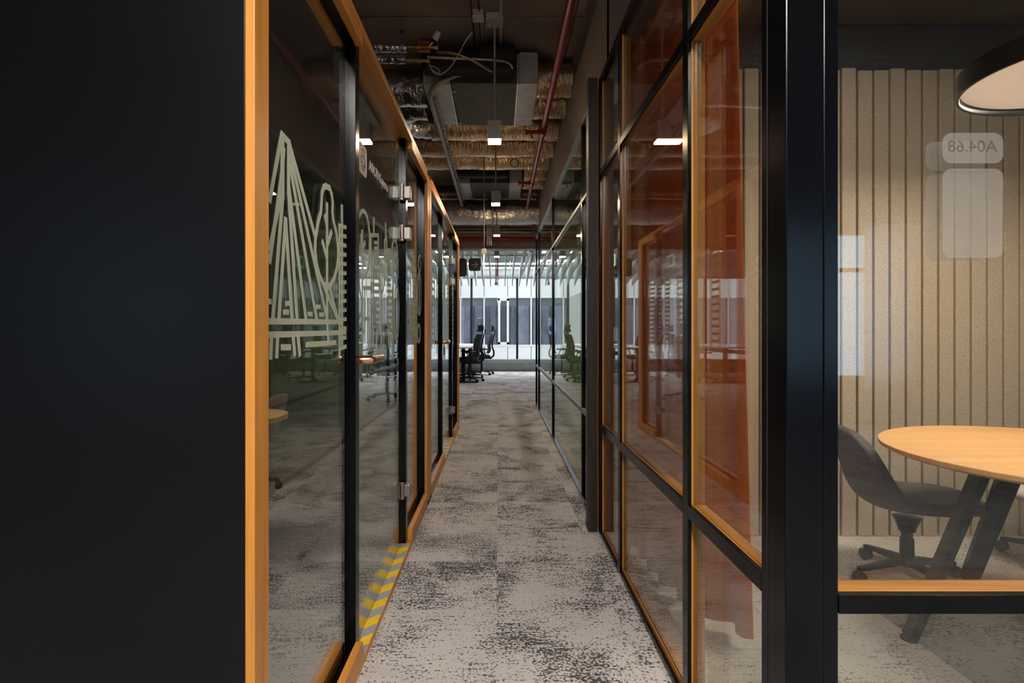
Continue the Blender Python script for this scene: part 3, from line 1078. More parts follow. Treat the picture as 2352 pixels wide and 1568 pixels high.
# ------------------------------------------------------------------ curtain
def curtain():
    pts = [(.945, 2.10), (.87, 2.22), (.80, 2.37), (.755, 2.55), (.735, 2.75), (.725, 2.95), (.72, 3.22)]
    P = [Vector((a, b, 0)) for a, b in pts]
    acc = [0]
    for a, b in zip(P[:-1], P[1:]): acc.append(acc[-1] + (b - a).length)
    n, m = 240, 14
    v, f = [], []
    for i in range(n + 1):
        s = acc[-1] * i / n
        j = max(0, min(len(P) - 2, sum(1 for q in acc if q <= s) - 1))
        t = (s - acc[j]) / (acc[j + 1] - acc[j])
        p = P[j].lerp(P[j + 1], t)
        d = (P[j + 1] - P[j]).normalized()
        nrm = Vector((-d.y, d.x, 0))
        for k in range(m + 1):
            h = k / m
            amp = .020 + .012 * (1 - h)
            wv = math.sin(s / .155 * 2 * PI + .5 * math.sin(h * 2)) * amp + math.sin(s / .071 * 2 * PI + 1) * .004
            lean = Vector((-.055 * h, .02 * h, 0)) * max(0, 1 - s / .8)
            q = p + nrm * wv + lean
            v.append((q.x, q.y, .045 + h * 2.86))
    for i in range(n):
        for k in range(m):
            a = i * (m + 1) + k
            f.append((a, a + m + 1, a + m + 2, a + 1))
    c = MB().add(v, f).build('curtain', CURTAIN, None, smooth=True)
    so = c.modifiers.new('thickness', 'SOLIDIFY'); so.thickness = .0025
    return c


tag(curtain(), 'rust orange floor-length curtain gathered behind the right glazing', 'curtain')
ct = MB().tube([(.89, 2.10, 2.93), (.82, 2.37, 2.93), (.74, 2.7, 2.93), (.72, 3.2, 2.93)], .012).build('curtain_track', BLACK)
tag(ct, 'black curtain track above the rust orange curtain', 'curtain track')

# ------------------------------------------------------------------ shell chair
def shell_mesh(thick=.028, scale=1.0):
    # centreline: front of seat -> bend -> top of back ; chair faces +X
    cl = [(.25, .375), (.20, .392), (.10, .388), (0, .378), (-.10, .372), (-.17, .385), (-.215, .425), (-.24, .49), (-.255, .56), (-.27, .63), (-.285, .70), (-.29, .745)]
    hw = [.10, .165, .215, .235, .245, .25, .25, .25, .245, .232, .20, .11]
    up = [.0, .004, .012, .022, .045, .085, .10, .09, .07, .05, .03, .012]
    m = 14
    v, f = [], []
    for i, (x, z) in enumerate(cl):
        a = cl[max(i - 1, 0)]; b = cl[min(i + 1, len(cl) - 1)]
        tx, tz = b[0] - a[0], b[1] - a[1]
        L = math.hypot(tx, tz)
        nx_, nz_ = tz / L, -tx / L      # points to the sitter side (up for seat, +x for back)
        if nz_ < 0 and i < 5: nx_, nz_ = -nx_, -nz_
        if i >= 5 and nx_ < 0: nx_, nz_ = -nx_, -nz_
        for k in range(m + 1):
            t = 2 * k / m - 1
            lift = up[i] * (abs(t) ** 2.2)
            v.append((x + nx_ * lift, hw[i] * t * (1 - .12 * abs(t) ** 3), z + nz_ * lift))
    n = len(cl)
    for i in range(n - 1):
        for k in range(m):
            a = i * (m + 1) + k
            f.append((a, a + 1, a + m + 2, a + m + 1))
    return v, f


def shell_chair(loc, rz, mat, label, arms=4, seatmat=None):
    t = empty('swivel_chair', (0, 0, 0), label, 'chair', 'low shell chairs with swivel bases')
    v, f = shell_mesh()
    v = [(a_ * 1.12, b_ * 1.10, c_ - .03) for (a_, b_, c_) in v]
    o = MB().add(v, f).build('shell', mat, t, smooth=True)
    so = o.modifiers.new('thickness', 'SOLIDIFY'); so.thickness = .055; so.offset = -1
    sb = o.modifiers.new('smooth', 'SUBSURF'); sb.levels = 1; sb.render_levels = 2
    if seatmat:
        m = MB().lathe((0.02, 0, .375), [(.02, 0), (.19, .002), (.215, .014), (.21, .03), (.16, .042), (.02, .045)], 32)
        m.build('seat_cushion', seatmat, t)
    MB().lathe((-.02, 0, .235), [(.035, .0), (.04, .02), (.06, .065), (.02, .07)], 24).build('seat_plate', BLACK, t)
    MB().cyl((-.02, 0, .19), (-.02, 0, .28), .019, 18).build('gas_lift', ALU, t)
    m = MB().cyl((-.02, 0, .07), (-.02, 0, .20), .031, 20, .029)
    m.cyl((-.02, 0, .20), (-.02, 0, .235), .024, 18)
    m.build('column', BLACKPL, t)
    MB().tube([(-.02, .02, .27), (-.03, .045, .235), (-.02, .035, .20)], .007, 8).build('lift_lever', BLACKPL, t)
    for k in range(arms):
        a = 2 * PI * k / arms + .35
        c, s = math.cos(a), math.sin(a)
        m = MB().bar((-.02 + .02 * c, .02 * s, .095), (-.02 + .255 * c, .255 * s, .066), .045, .030, w2=.026, h2=.020)
        m.build('base_arm', BLACKPL, t, .004)
        x, y = -.02 + .25 * c, .25 * s
        m = MB().cyl((x - .018 * s, y + .018 * c, .029), (x - .004 * s, y + .004 * c, .029), .028, 18)
        m.cyl((x + .004 * s, y - .004 * c, .029), (x + .018 * s, y - .018 * c, .029), .028, 18)
        m.cyl((x, y, .03), (x, y, .066), .008, 10)
        m.build('caster', BLACKPL, t)
    t.location = loc
    t.rotation_euler = (0, 0, rz)
    return t


shell_chair((1.95, 2.68, .006), math.radians(-12), SHELLD, 'charcoal upholstered shell chair facing right beside the round table', 4)
shell_chair((2.80, 2.82, .006), math.radians(190), SHELLL, 'pale grey shell chair with dark cushion behind the round table', 4, SHELLD)
shell_chair((-1.90, 4.15, .004), math.radians(180), SHELLP, 'mauve upholstered shell chair inside the near cabin behind glass', 4)

# ------------------------------------------------------------------ round meeting table
TX, TY = 2.09, 2.06
tb = empty('round_table', (TX, TY, 0), 'round oak-topped meeting table with black splayed legs', 'table')
MB().lathe((TX, TY, .712), [(.565, 0), (.592, .012), (.595, .020), (.595, .028), (.593, .030)], 96).build('tabletop', TABLE, tb)
for (p, q) in (((1.80, 2.10), (1.57, 2.17)), ((2.13, 2.32), (2.24, 2.70)), ((2.38, 2.14), (2.70, 2.30)), ((2.14, 1.80), (2.30, 1.50))):
    d = Vector((q[0] - p[0], q[1] - p[1], 0)).normalized()
    MB().bar((p[0], p[1], .70), (q[0], q[1], .012), .085, .030, up=tuple(d), w2=.072).build('leg', BLACK, tb, .003)
    MB().cyl((q[0], q[1], .004), (q[0], q[1], .014), .03, 16).build('foot', RUBBER, tb)
MB().bar((1.82, 2.10, .69), (2.37, 2.14, .69), .06, .04).bar((2.13, 2.30, .69), (2.14, 1.82, .69), .06, .04).build('underframe', BLACK, tb, .003)
bxo = MB().box(-.09, .09, -.045, .045, .7425, .7445)
g_ = empty('cable_box', (TX + .02, TY + .04, .742), 'black flush cable box in the round table top', 'cable box')
MB().box(TX - .075, TX + .125, TY - .01, TY + .09, .7425, .7455).build('frame', BLACK, g_, .001)
MB().box(TX - .065, TX + .115, TY, TY + .08, .7456, .7468).build('flap', STEELD, g_, .0005)

# ring lamp
LX, LY, LZ = 2.21, 2.10, 2.13
rl = empty('ring_pendant_lamp', (LX, LY, LZ), 'large round black pendant lamp hanging above the meeting table', 'lamp')
MB().lathe((LX, LY, LZ), [(.395, 0), (.405, 0), (.405, .085), (.395, .085), (.03, .086), (.03, .07), (.393, .07), (.393, .004), (.395, 0)], 96, False).build('shade', BLACK, rl)
MB().lathe((LX, LY, LZ + .028), [(.391, 0), (.391, .004)], 96).build('diffuser', RINGGLOW, rl)
for k in range(3):
    a = 2 * PI * k / 3
    MB().cyl((LX + .3 * math.cos(a), LY + .3 * math.sin(a), LZ + .085), (LX, LY, 2.94), .0015, 6).build('wire', BLACK, rl)
MB().lathe((LX, LY, 2.90), [(.05, 0), (.055, .01), (.055, .048)], 24).build('canopy', BLACK, rl)
d = bpy.data.lights.new('ring_lamp_light', 'AREA'); d.shape = 'DISK'; d.size = .76; d.energy = 34; d.color = (1, .84, .66)
lo = bpy.data.objects.new('ring_lamp_light', d); lo.location = (LX, LY, LZ + .0195); C.objects.link(lo)
# no second ring lamp; an added ceiling fill lamp brightens the room
# cabin lounge table
ltb = empty('side_table', (-1.55, 2.98, 0), 'oak-topped round-cornered table inside the near cabin behind glass', 'table')
MB().prism(rrect(-2.2, -1.135, 2.76, 3.22, .20, 10), 'z', .712, .742).build('tabletop', TABLE, ltb, .004)
MB().cyl((-1.6, 3.0, .02), (-1.6, 3.0, .712), .03, 20).lathe((-1.6, 3.0, .004), [(.26, 0), (.26, .012), (.04, .02)], 40).build('pedestal', BLACK, ltb)

# ------------------------------------------------------------------ office chairs, desks
def office_chair(label):
    t = empty('office_chair', (0, 0, 0), label, 'chair', 'black office chairs around the far desks')
    for k in range(5):
        a = 2 * PI * k / 5 + .3
        c, s = math.cos(a), math.sin(a)
        MB().bar((.03 * c, .03 * s, .11), (.33 * c, .33 * s, .075), .055, .04, w2=.03, h2=.022).build('base_arm', BLACKPL, t, .006)
        x, y = .325 * c, .325 * s
        m = MB().cyl((x - .025 * s, y + .025 * c, .032), (x - .006 * s, y + .006 * c, .032), .031, 16)
        m.cyl((x + .006 * s, y - .006 * c, .032), (x + .025 * s, y - .025 * c, .032), .031, 16)
        m.cyl((x, y, .03), (x, y, .08), .008, 8)
        m.build('caster', BLACKPL, t)
    MB().cyl((0, 0, .09), (0, 0, .30), .028, 16).cyl((0, 0, .30), (0, 0, .42), .016, 14).build('column', BLACKPL, t)
    MB().box(-.12, .14, -.09, .09, .41, .45).build('mechanism', BLACKPL, t, .01)
    # seat
    v, f = [], []
    m = 12
    for i in range(m + 1):
        for k in range(m + 1):
            a, b = 2 * i / m - 1, 2 * k / m - 1
            x = .25 * a * math.sqrt(1 - .3 * b * b)
            y = .25 * b * math.sqrt(1 - .3 * a * a)
            v.append((x - .01, y, .475 + .03 * abs(b) ** 2 - .02 * max(0, -a) ** 3))
    for i in range(m):
        for k in range(m):
            q = i * (m + 1) + k
            f.append((q, q + m + 1, q + m + 2, q + 1))
    o = MB().add(v, f).build('seat', BLACKFAB, t, smooth=True)
    so = o.modifiers.new('thickness', 'SOLIDIFY'); so.thickness = .06; so.offset = 0
    sb = o.modifiers.new('smooth', 'SUBSURF'); sb.levels = 1; sb.render_levels = 1
    # backrest, curved, chair faces -X so the back stands at +X and leans outwards
    v, f = [], []
    prof = [(.20, .56), (.245, .62), (.25, .70), (.245, .78), (.26, .88), (.285, .98), (.315, 1.07)]
    hw = [.17, .215, .23, .23, .225, .21, .18]
    for (x, z), h in zip(prof, hw):
        for k in range(13):
            b = k / 6 - 1
            v.append((x - .05 * b * b, h * b, z))
    for i in range(len(prof) - 1):
        for k in range(12):
            q = i * 13 + k
            f.append((q, q + 13, q + 14, q + 1))
    o = MB().add(v, f).build('backrest', BLACKFAB, t, smooth=True)
    so = o.modifiers.new('thickness', 'SOLIDIFY'); so.thickness = .022
    MB().tube([(.10, 0, .44), (.24, 0, .43), (.32, 0, .50), (.33, 0, .60), (.285, 0, .72), (.285, 0, .86), (.32, 0, 1.0), (.345, 0, 1.08)], .018, 12, rr=[.02, .026, .026, .024, .02, .018, .016, .012]).build('back_frame', BLACKPL, t)
    MB().tube([(.335, 0, 1.05), (.36, 0, 1.13), (.352, 0, 1.20)], .011, 10).build('headrest_stem', BLACKPL, t)
    v, f = [], []
    for i in range(5):
        for k in range(11):
            b = k / 5 - 1
            z = 1.14 + .16 * i / 4
            v.append((.305 + .03 * math.sin(i / 4 * PI) - .045 * b * b + .015 * i / 4, .135 * b, z))
    for i in range(4):
        for k in range(10):
            q = i * 11 + k
            f.append((q, q + 11, q + 12, q + 1))
    o = MB().add(v, f).build('headrest', BLACKFAB, t, smooth=True)
    so = o.modifiers.new('thickness', 'SOLIDIFY'); so.thickness = .028
    for s in (-1, 1):
        m = MB().tube([(.08, s * .20, .44), (.08, s * .29, .46), (.07, s * .30, .56), (.03, s * .295, .66)], .015, 10)
        m.build('armrest_post', BLACKPL, t)
        MB().box(-.11, .14, s * .29 - .04, s * .29 + .04, .66, .69).build('armrest', BLACKPL, t, .012)
    return t


oc = office_chair('black high-backed office chair at the right corner of the far desk')
chairs = [
    (-.68, 12.95, 0, 'black high-backed office chair at near right corner of the far desk'),
    (-.46, 15.0, .12, 'black office chair nearest the far window on the right of the desk'),
    (-.74, 13.95, -.25, 'black office chair in the middle of the right side of the desk'),
    (-2.25, 13.1, PI + .1, 'black office chair on the left side of the far desk'),
    (-2.3, 14.9, PI - .2, 'black office chair on the left side of the far desk by the window'),
    (-3.45, 12.9, .1, 'black office chair at near right corner of the second desk'),
    (-3.4, 14.4, -.2, 'black office chair at window end of the second desk'),
    (-1.9, 9.6, 2.2, 'black office chair standing alone beyond the far cabin'),
]
for i, (x, y, r, lab) in enumerate(chairs):
    o = oc if i == 0 else copy_tree(oc)
    o['label'] = lab
    o.location = (x, y, .004)
    o.rotation_euler = (0, 0, r)


def desk(x0, x1, y0, y1, label):
    t = empty('desk', ((x0 + x1) / 2, (y0 + y1) / 2, 0), label, 'desk', 'white desks in the open office')
    ym = (y0 + y1) / 2
    MB().box(x0, x1, y0, ym - .005, .775, .80).build('desktop', DESKTOP, t, .002)
    MB().box(x0, x1, ym + .005, y1, .775, .80).build('desktop', DESKTOP, t, .002)
    BX('edge_band', TABLE, t, x0, x1, y0 - .003, y0, .775, .80, 0)
    for x in (x0 + .18, x1 - .18):
        for y in (y0 + .25, y1 - .25):
            MB().box(x - .04, x + .04, y - .03, y + .03, .03, .775).build('leg', BLACK, t, .003)
            MB().box(x - .3, x + .3, y - .04, y + .04, .004, .03).build('foot', BLACK, t, .004)
    BX('cable_tray', BLACK, t, (x0 + x1) / 2 - .12, (x0 + x1) / 2 + .12, y0 + .2, y1 - .2, .62, .70)
    return t


desk(-2.1, -.62, 12.5, 15.9, 'white-topped double desk nearest the corridor by the far window')
desk(-5.2, -3.7, 12.5, 15.9, 'white-topped double desk farther left by the far window')
for (x, y, lab) in ((-1.62, 13.6, 'flat monitor on the near end of the corridor-side desk'), (-1.62, 14.8, 'flat monitor on the window end of the corridor-side desk')):
    t = empty('monitor', (x, y, .80), lab, 'monitor', 'monitors on the corridor-side desk')
    MB().box(x - .02, x + .02, y - .28, y + .28, .92, 1.25).build('screen', SHEET, t, .004)
    MB().cyl((x - .03, y, .81), (x - .03, y, 1.05), .015).box(x - .12, x + .06, y - .1, y + .1, .80, .812).build('stand', ALU, t)

# ------------------------------------------------------------------ ceiling services
def crinkled(name, path, r, mat, parent=None, n=36, step=.03, amp=.006, seam=.62, seed=0):
    P = [Vector(p) for p in path]
    # resample
    pts = []
    for a, b in zip(P[:-1], P[1:]):
        k = max(1, int((b - a).length / step))
        pts += [a.lerp(b, i / k) for i in range(k)]
    pts.append(P[-1])
    rng = np.random.default_rng(seed)
    m = len(pts)
    nz = rng.normal(0, 1, (m, n))
    for _ in range(1):
        nz = (nz + np.roll(nz, 1, 1) + np.roll(nz, -1, 1)) / 3
    T = [(pts[min(i + 1, m - 1)] - pts[max(i - 1, 0)]).normalized() for i in range(m)]
    u = T[0].cross(Vector((0, 0, 1)))
    if u.length < 1e-3: u = T[0].cross(Vector((1, 0, 0)))
    u.normalize()
    v, f = [], []
    s = 0
    ph = rng.random() * seam
    for i in range(m):
        if i: s += (pts[i] - pts[i - 1]).length
        u = (u - T[i] * u.dot(T[i])).normalized()
        w_ = T[i].cross(u)
        dseam = abs(((s + ph) % seam) - seam / 2)
        sag = 1 - (.045 if dseam < step * .7 else 0)
        for k in range(n):
            a = 2 * PI * k / n
            rr = r * sag + amp * nz[i, k] + .004 * math.sin(s * 9 + seed)
            v.append(pts[i] + u * math.cos(a) * rr + w_ * math.sin(a) * rr)
    for i in range(m - 1):
        for k in range(n):
            k2 = (k + 1) % n
            f.append((i * n + k, i * n + k2, (i + 1) * n + k2, (i + 1) * n + k))
    f.append(tuple(range(n - 1, -1, -1)))
    f.append(tuple((m - 1) * n + k for k in range(n)))
    return MB().add(v, f).build(name, mat, parent, smooth=True)


ZD = EYE + 2.20
GD = 'foil-wrapped ventilation ducts under the ceiling'
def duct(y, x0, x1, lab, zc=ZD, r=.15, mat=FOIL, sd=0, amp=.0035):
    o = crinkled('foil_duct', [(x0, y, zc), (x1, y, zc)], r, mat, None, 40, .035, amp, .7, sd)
    if zc < ZD - .05:
        for xr in np.arange(x0 + .6, x1 - .2, 1.1):
            MB().cyl((xr, y, zc + r - .02), (xr, y, CEIL), .005, 6).build('hanger_rod', STEELD, o)
            MB().tube([(xr, y + (r + .008) * math.cos(a), zc + (r + .008) * math.sin(a)) for a in [i * PI / 12 for i in range(25)]], .006, 6).build('hanger_strap', STEELD, o)
    return tag(o, lab, 'duct', GD)


WX = .638
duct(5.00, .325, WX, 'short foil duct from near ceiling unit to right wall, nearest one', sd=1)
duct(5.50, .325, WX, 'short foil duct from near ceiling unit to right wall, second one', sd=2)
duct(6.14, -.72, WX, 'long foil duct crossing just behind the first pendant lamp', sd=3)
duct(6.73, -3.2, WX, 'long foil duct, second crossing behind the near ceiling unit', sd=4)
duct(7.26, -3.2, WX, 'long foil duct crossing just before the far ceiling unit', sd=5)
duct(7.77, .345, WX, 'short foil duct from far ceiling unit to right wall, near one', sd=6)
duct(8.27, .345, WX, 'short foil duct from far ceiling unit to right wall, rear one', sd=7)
duct(9.20, -4.0, WX, 'large silver foil duct crossing in front of the brown beam', zc=EYE + 1.90, r=.20, mat=FOILS, sd=8, amp=.006)
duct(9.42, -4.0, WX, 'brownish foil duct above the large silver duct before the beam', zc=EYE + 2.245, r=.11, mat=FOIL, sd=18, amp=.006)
o = crinkled('foil_duct', [(-.66, 5.20, ZD), (-1.2, 5.20, ZD - .005), (-2.6, 5.25, ZD - .005)], .155, FOILS, None, 40, .035, .006, .6, 9)
tag(o, 'wide silver foil duct leaving near ceiling unit to the left', 'duct', GD)
arc = [(-.72 - .28 * math.sin(a), 5.86 - .28 * math.cos(a) + .0, ZD) for a in [i * PI / 12 for i in range(13)]]
o = crinkled('foil_elbow', [(-.70, 5.58, ZD)] + arc[1:], .135, FOILS, None, 32, .03, .008, 5, 10)
tag(o, 'silver foil elbow bending back towards the long foil duct', 'duct')


def fan_coil(Yf, lab):
    Yb = Yf + .97
    zb_, zt_ = EYE + 2.05, EYE + 2.295
    t = empty('fan_coil_unit', (0, Yf, zb_), lab, 'ventilation unit', 'fan coil units under the ceiling')
    BX('housing', INSUL, t, -.405, .155, Yf + .004, Yb, zb_ + .004, zt_ - .01, .006)
    BX('plenum', SHEET, t, .165, .325, Yf, Yb, zb_, zt_, .002)
    BX('plenum', SHEET, t, -.635, -.425, Yf + .02, Yb - .02, zb_, zt_, .002)
    BX('flange', STEEL, t, .150, .163, Yf, Yb, zb_ - .004, zt_, .001)
    BX('flange', STEEL, t, -.421, -.408, Yf, Yb, zb_ - .004, zt_, .001)
    BX('top_flap', STEEL, t, .17, .32, Yf - .004, Yf + .01, zt_ - .002, zt_ + .015, .001)
    # black insulated side box carrying the pipe connections
    BX('insulated_box', RUBBER, t, -.62, .12, Yf - .16, Yf - .002, zb_ + .05, zt_ - .04, .03)
    MB().cyl((-.16, Yf - .10, zt_ - .06), (.12, Yf - .10, zt_ - .06), .085, 28).build('fan_scroll', RUBBER, t)
    for (x, y) in ((-.38, Yf + .15), (-.38, Yb - .06), (.30, Yf + .1), (.30, Yb - .1)):
        MB().cyl((x, y, zt_ - .01), (x, y, CEIL), .005, 8).build('hanger_rod', STEELD, t)
    MB().bar((-.4, Yf + .14, zb_ - .006), (-.365, Yf + .14, zb_ - .006), .012, .006).bar((-.4, Yb - .08, zb_ - .006), (-.365, Yb - .08, zb_ - .006), .012, .006).build('clip', STEEL, t)
    return t


fan_coil(4.73, 'near dark fan coil unit with grey side plenums under the ceiling')
fan_coil(7.93, 'far dark fan coil unit with grey side plenums beyond the foil ducts')

# pendant lamps
def pendant(y, px, lab, top=CEIL):
    X = (px - 1146) * y / F
    t = empty('pendant_lamp', (X, y, 2.616), lab, 'lamp', 'small square pendant lamps along the corridor')
    z0 = EYE + 1.418
    MB().box(X - .05, X + .05, y - .05, y + .05, z0 + .013, z0 + .150).build('shade', LAMPBOX, t, .001)
    MB().box(X - .047, X + .047, y - .047, y + .047, z0, z0 + .013).build('diffuser', GLOW, t, .001)
    MB().cyl((X, y, z0 + .150), (X, y, top - .04), .008, 12).build('stem', LAMPBOX, t)
    MB().box(X - .065, X + .065, y - .065, y + .065, top - .048, top).build('canopy', LAMPBOX, t, .001)
    return t


pendant(4.30, 1136, 'nearest small square pendant lamp in the corridor')
pendant(6.45, 1138.5, 'second small square pendant lamp, seen against far ceiling unit')
pendant(8.60, 1141, 'third small square pendant lamp, in front of the beam', EYE + 2.05)
pendant(11.1, 1141, 'farthest small square pendant lamp, beyond the beam')

# sprinkler pipe
sp = empty('sprinkler_pipe', (.42, 5, 3.1), 'red sprinkler main pipe running along the corridor ceiling', 'pipe')
xp, zp = .425, EYE + 1.93
MB().cyl((xp, .3, zp), (xp, 5.44, zp), .027, 20).build('pipe_run', RED, sp)
MB().cyl((xp - .005, 5.44, zp - .03), (xp + .01, 8.9, zp - .03), .024, 20).build('pipe_run', RED, sp)
MB().cyl((xp, 5.38, zp), (xp, 5.43, zp), .036, 20).cyl((xp, 5.43, zp - .03), (xp, 5.50, zp - .03), .034, 20).cyl((xp, 5.43, zp - .045), (xp, 5.43, zp + .02), .032, 20).build('coupling', RED, sp)
for yy_ in (5.46, 7.35):
    z_ = zp - .03
    m = MB().cyl((xp, yy_, z_), (xp - .16, yy_, z_), .018, 14).cyl((xp - .15, yy_, z_), (xp - .17, yy_, z_), .026, 14).cyl((xp - .03, yy_, z_), (xp - .05, yy_, z_), .026, 14)
    m.build('branch', RED, sp)
    m = MB().cyl((xp - .11, yy_, z_ - .015), (xp - .11, yy_, z_ - .06), .010, 12).cyl((xp - .11, yy_, z_ - .06), (xp - .11, yy_, z_ - .064), .018, 14)
    m.build('sprinkler_head', BRASS, sp)
MB().cyl((xp, 7.30, z_), (xp, 7.42, z_), .033, 18).build('coupling', RED, sp)
rp2 = MB().cyl((-8, 9.72, EYE + 1.555), (8, 9.72, EYE + 1.555), .032, 16).build('sprinkler_pipe', RED)
tag(rp2, 'red sprinkler pipe crossing in front of the brown beam', 'pipe')
for (yo, zo, r_, mt, lab) in ((9.66, 1.665, .016, BRASS, 'thin brass-coloured pipe crossing above the red beam pipe'), (9.66, 1.71, .010, GREYPIPE, 'thin grey conduit crossing above the brass-coloured pipe'), (9.64, 1.78, .012, STEELD, 'steel conduit crossing highest in front of the beam')):
    tag(MB().cyl((-8, yo, EYE + zo), (.55, yo, EYE + zo), r_, 12).build('conduit', mt), lab, 'pipe')
# small clutter on the beam
for (px, py, wv, hv, lab) in ((1161, 528, .10, .10, 'dark grey junction box on the beam right of third pendant'), (1206, 532, .18, .045, 'flat grey terminal box on the beam at right')):
    X, Y, Z = W(px, py, 9.8)
    tag(MB().box(X - wv / 2, X + wv / 2, 9.84, 9.9, Z - hv / 2, Z + hv / 2).build('junction_box', SHEET, None, .004), lab, 'junction box')
ts = empty('threaded_rods', (-.2, 9.0, 3.0), 'bundle of vertical steel channels hanging before the beam', 'bracket')
for px in (1119, 1123.5, 1128):
    X, Y, Z = W(px, 560, 9.4)
    MB().box(X - .010, X + .010, 9.55, 9.57, Z, CEIL).build('channel', STEELD, ts)

# drain pipe with perforated strap
dp = empty('drain_pipe', (-.585, 5, 3.1), 'grey condensate drain pipe with elbow and clamps running along ceiling', 'pipe')
xd, zd = -.585, EYE + 1.97
path = [(-.33, 4.72, zd + .12), (-.42, 4.72, zd + .11), (-.52, 4.74, zd + .06), (-.575, 4.80, zd + .02), (xd, 4.95, zd), (xd, 5.1, zd)]
MB().tube([(-.58, 4.79, zd + .025), (-.586, 4.86, zd + .006), (xd, 4.95, zd), (xd, 8.97, zd - .01)], .019, 14).build('pipe_run', GREYPIPE, dp)
MB().tube([(-.42, 4.72, zd + .115), (-.50, 4.73, zd + .085), (-.555, 4.76, zd + .05), (-.583, 4.81, zd + .015)], .023, 16).build('elbow', GREYPIPE, dp)
MB().tube([(-.08, 4.70, zd + .17), (-.2, 4.70, zd + .165), (-.3, 4.71, zd + .15), (-.38, 4.715, zd + .128), (-.43, 4.72, zd + .11)], .013, 12).build('clear_hose', plain('translucent_hose', (.25, .27, .33), .2), dp)
MB().cyl((-.07, 4.70, zd + .17), (.15, 4.70, zd + .175), .022, 14).build('insulated_sleeve', RUBBER, dp)
for yk in (4.98, 5.55, 6.3, 7.0, 7.7, 8.4, 8.9):
    MB().cyl((xd, yk - .008, zd), (xd, yk + .008, zd), .025, 14).cyl((xd, yk, zd + .02), (xd, yk, zd + .078), .004, 8).bar((xd - .035, yk, zd), (xd + .035, yk, zd), .012, .012).build('clamp', STEELD, dp)
m = MB()
for j in range(40):
    yk = 4.95 + j * .1
    m.box(xd + .012, xd + .04, yk, yk + .07, zd + .04, zd + .043)
m.box(xd + .010, xd + .014, 4.95, 8.96, zd + .035, zd + .06).box(xd + .038, xd + .042, 4.95, 8.96, zd + .035, zd + .06)
m.build('perforated_channel', STEELD, dp)

# insulated water pipes with valve
for (zo, lab, yy_) in ((2.135, 'upper silver foil insulated water pipe leading to red valve', 4.30), (2.035, 'lower silver foil insulated water pipe under the first', 4.28)):
    o = crinkled('insulated_pipe', [(-2.6, yy_, EYE + zo), (-.70, yy_, EYE + zo)], .030, FOILS, None, 20, .015, .0035, .5, int(zo * 100))
    tag(o, lab, 'pipe', 'foil insulated water pipes')
va = empty('valve', (-.55, 4.29, EYE + 2.1), 'brass valve assembly with red handles and white actuator head', 'valve')
m = MB()
for zo, x0_, x1_ in ((2.135, -.71, -.46), (2.035, -.71, -.52)):
    z = EYE + zo
    m.cyl((x0_, 4.29, z), (x1_, 4.29, z), .011, 14).cyl((x0_ + .02, 4.29, z), (x0_ + .06, 4.29, z), .020, 8).cyl((x0_ + .09, 4.29, z), (x0_ + .12, 4.29, z), .018, 6).cyl((x1_ - .03, 4.29, z), (x1_, 4.29, z), .016, 6)
m.cyl((-.53, 4.29, EYE + 2.135), (-.49, 4.28, EYE + 2.18), .014, 12)
m.build('body', BRASS, va)
for zo in (2.168, 2.105):
    MB().box(-.61, -.52, 4.265, 4.30, EYE + zo - .008, EYE + zo + .008).build('handle', REDPL, va, .005)
MB().cyl((-.50, 4.285, EYE + 2.168), (-.485, 4.28, EYE + 2.19), .024, 18).build('collar', BLACKPL, va)
MB().tube([(-.488, 4.28, EYE + 2.185), (-.458, 4.27, EYE + 2.232), (-.452, 4.268, EYE + 2.240)], .027, 20, rr=[.026, .025, .018]).build('actuator', WHITE, va)
MB().cyl((-.585, 4.29, EYE + 2.15), (-.595, 4.285, EYE + 2.195), .006, 8).build('test_nipple', REDPL, va)
MB().cyl((-.555, 4.29, EYE + 2.15), (-.570, 4.285, EYE + 2.198), .006, 8).build('test_nipple', BLUE, va)
HOSE = plain('braided_steel_hose', (.34, .26, .19), .35, .9, .2, 90)
def tub(name, mt, pts, r, lab, cat, n=10, group=None):
    # smooth the path with Catmull-Rom
    P = [Vector(p) for p in pts]
    Q = [P[0]] + P + [P[-1]]
    out = []
    for i in range(1, len(Q) - 2):
        for k in range(8):
            t = k / 8
            a, b, c, d = Q[i - 1], Q[i], Q[i + 1], Q[i + 2]
            out.append(.5 * ((2 * b) + (c - a) * t + (2 * a - 5 * b + 4 * c - d) * t * t + (3 * b - a - 3 * c + d) * t ** 3))
    out.append(P[-1])
    return tag(MB().tube(out, r, n).build(name, mt), lab, cat, group)


tub('flexible_hose', HOSE, [W(1003, 119, 4.29), W(1040, 122, 4.28), W(1080, 136, 4.3), W(1110, 152, 4.34), W(1129, 164, 4.42)], .010, 'upper braided hose from valve drooping to the fan coil unit', 'hose', group='braided hoses')
tub('flexible_hose', HOSE, [W(982, 131, 4.29), W(1060, 134, 4.30), W(1130, 137, 4.32), W(1160, 140, 4.36), W(1174, 148, 4.42), W(1177, 156, 4.48)], .010, 'lower braided hose from valve running level to the right', 'hose', group='braided hoses')
tub('white_cable', WHITE, [W(1085, 72, 4.2), W(1070, 92, 4.2), W(1055, 122, 4.19), W(1036, 152, 4.18), W(1014, 170, 4.18), W(998, 168, 4.19), W(988, 155, 4.2), W(990, 151, 4.2), W(1006, 158, 4.19), W(1010, 167, 4.18), W(996, 163, 4.19), W(987, 151, 4.2), W(983, 128, 4.24)], .0035, 'white looped cable hanging from junction box to valve', 'cable')
tub('white_cable', WHITE, [W(1086, 75, 4.22), W(1068, 98, 4.22), W(1050, 130, 4.23), W(1040, 139, 4.3)], .003, 'second thin white cable from the ceiling junction box', 'cable')
jb = empty('junction_box', W(1098, 70, 4.25), 'small white junction box on ceiling left of the first pendant', 'junction box')
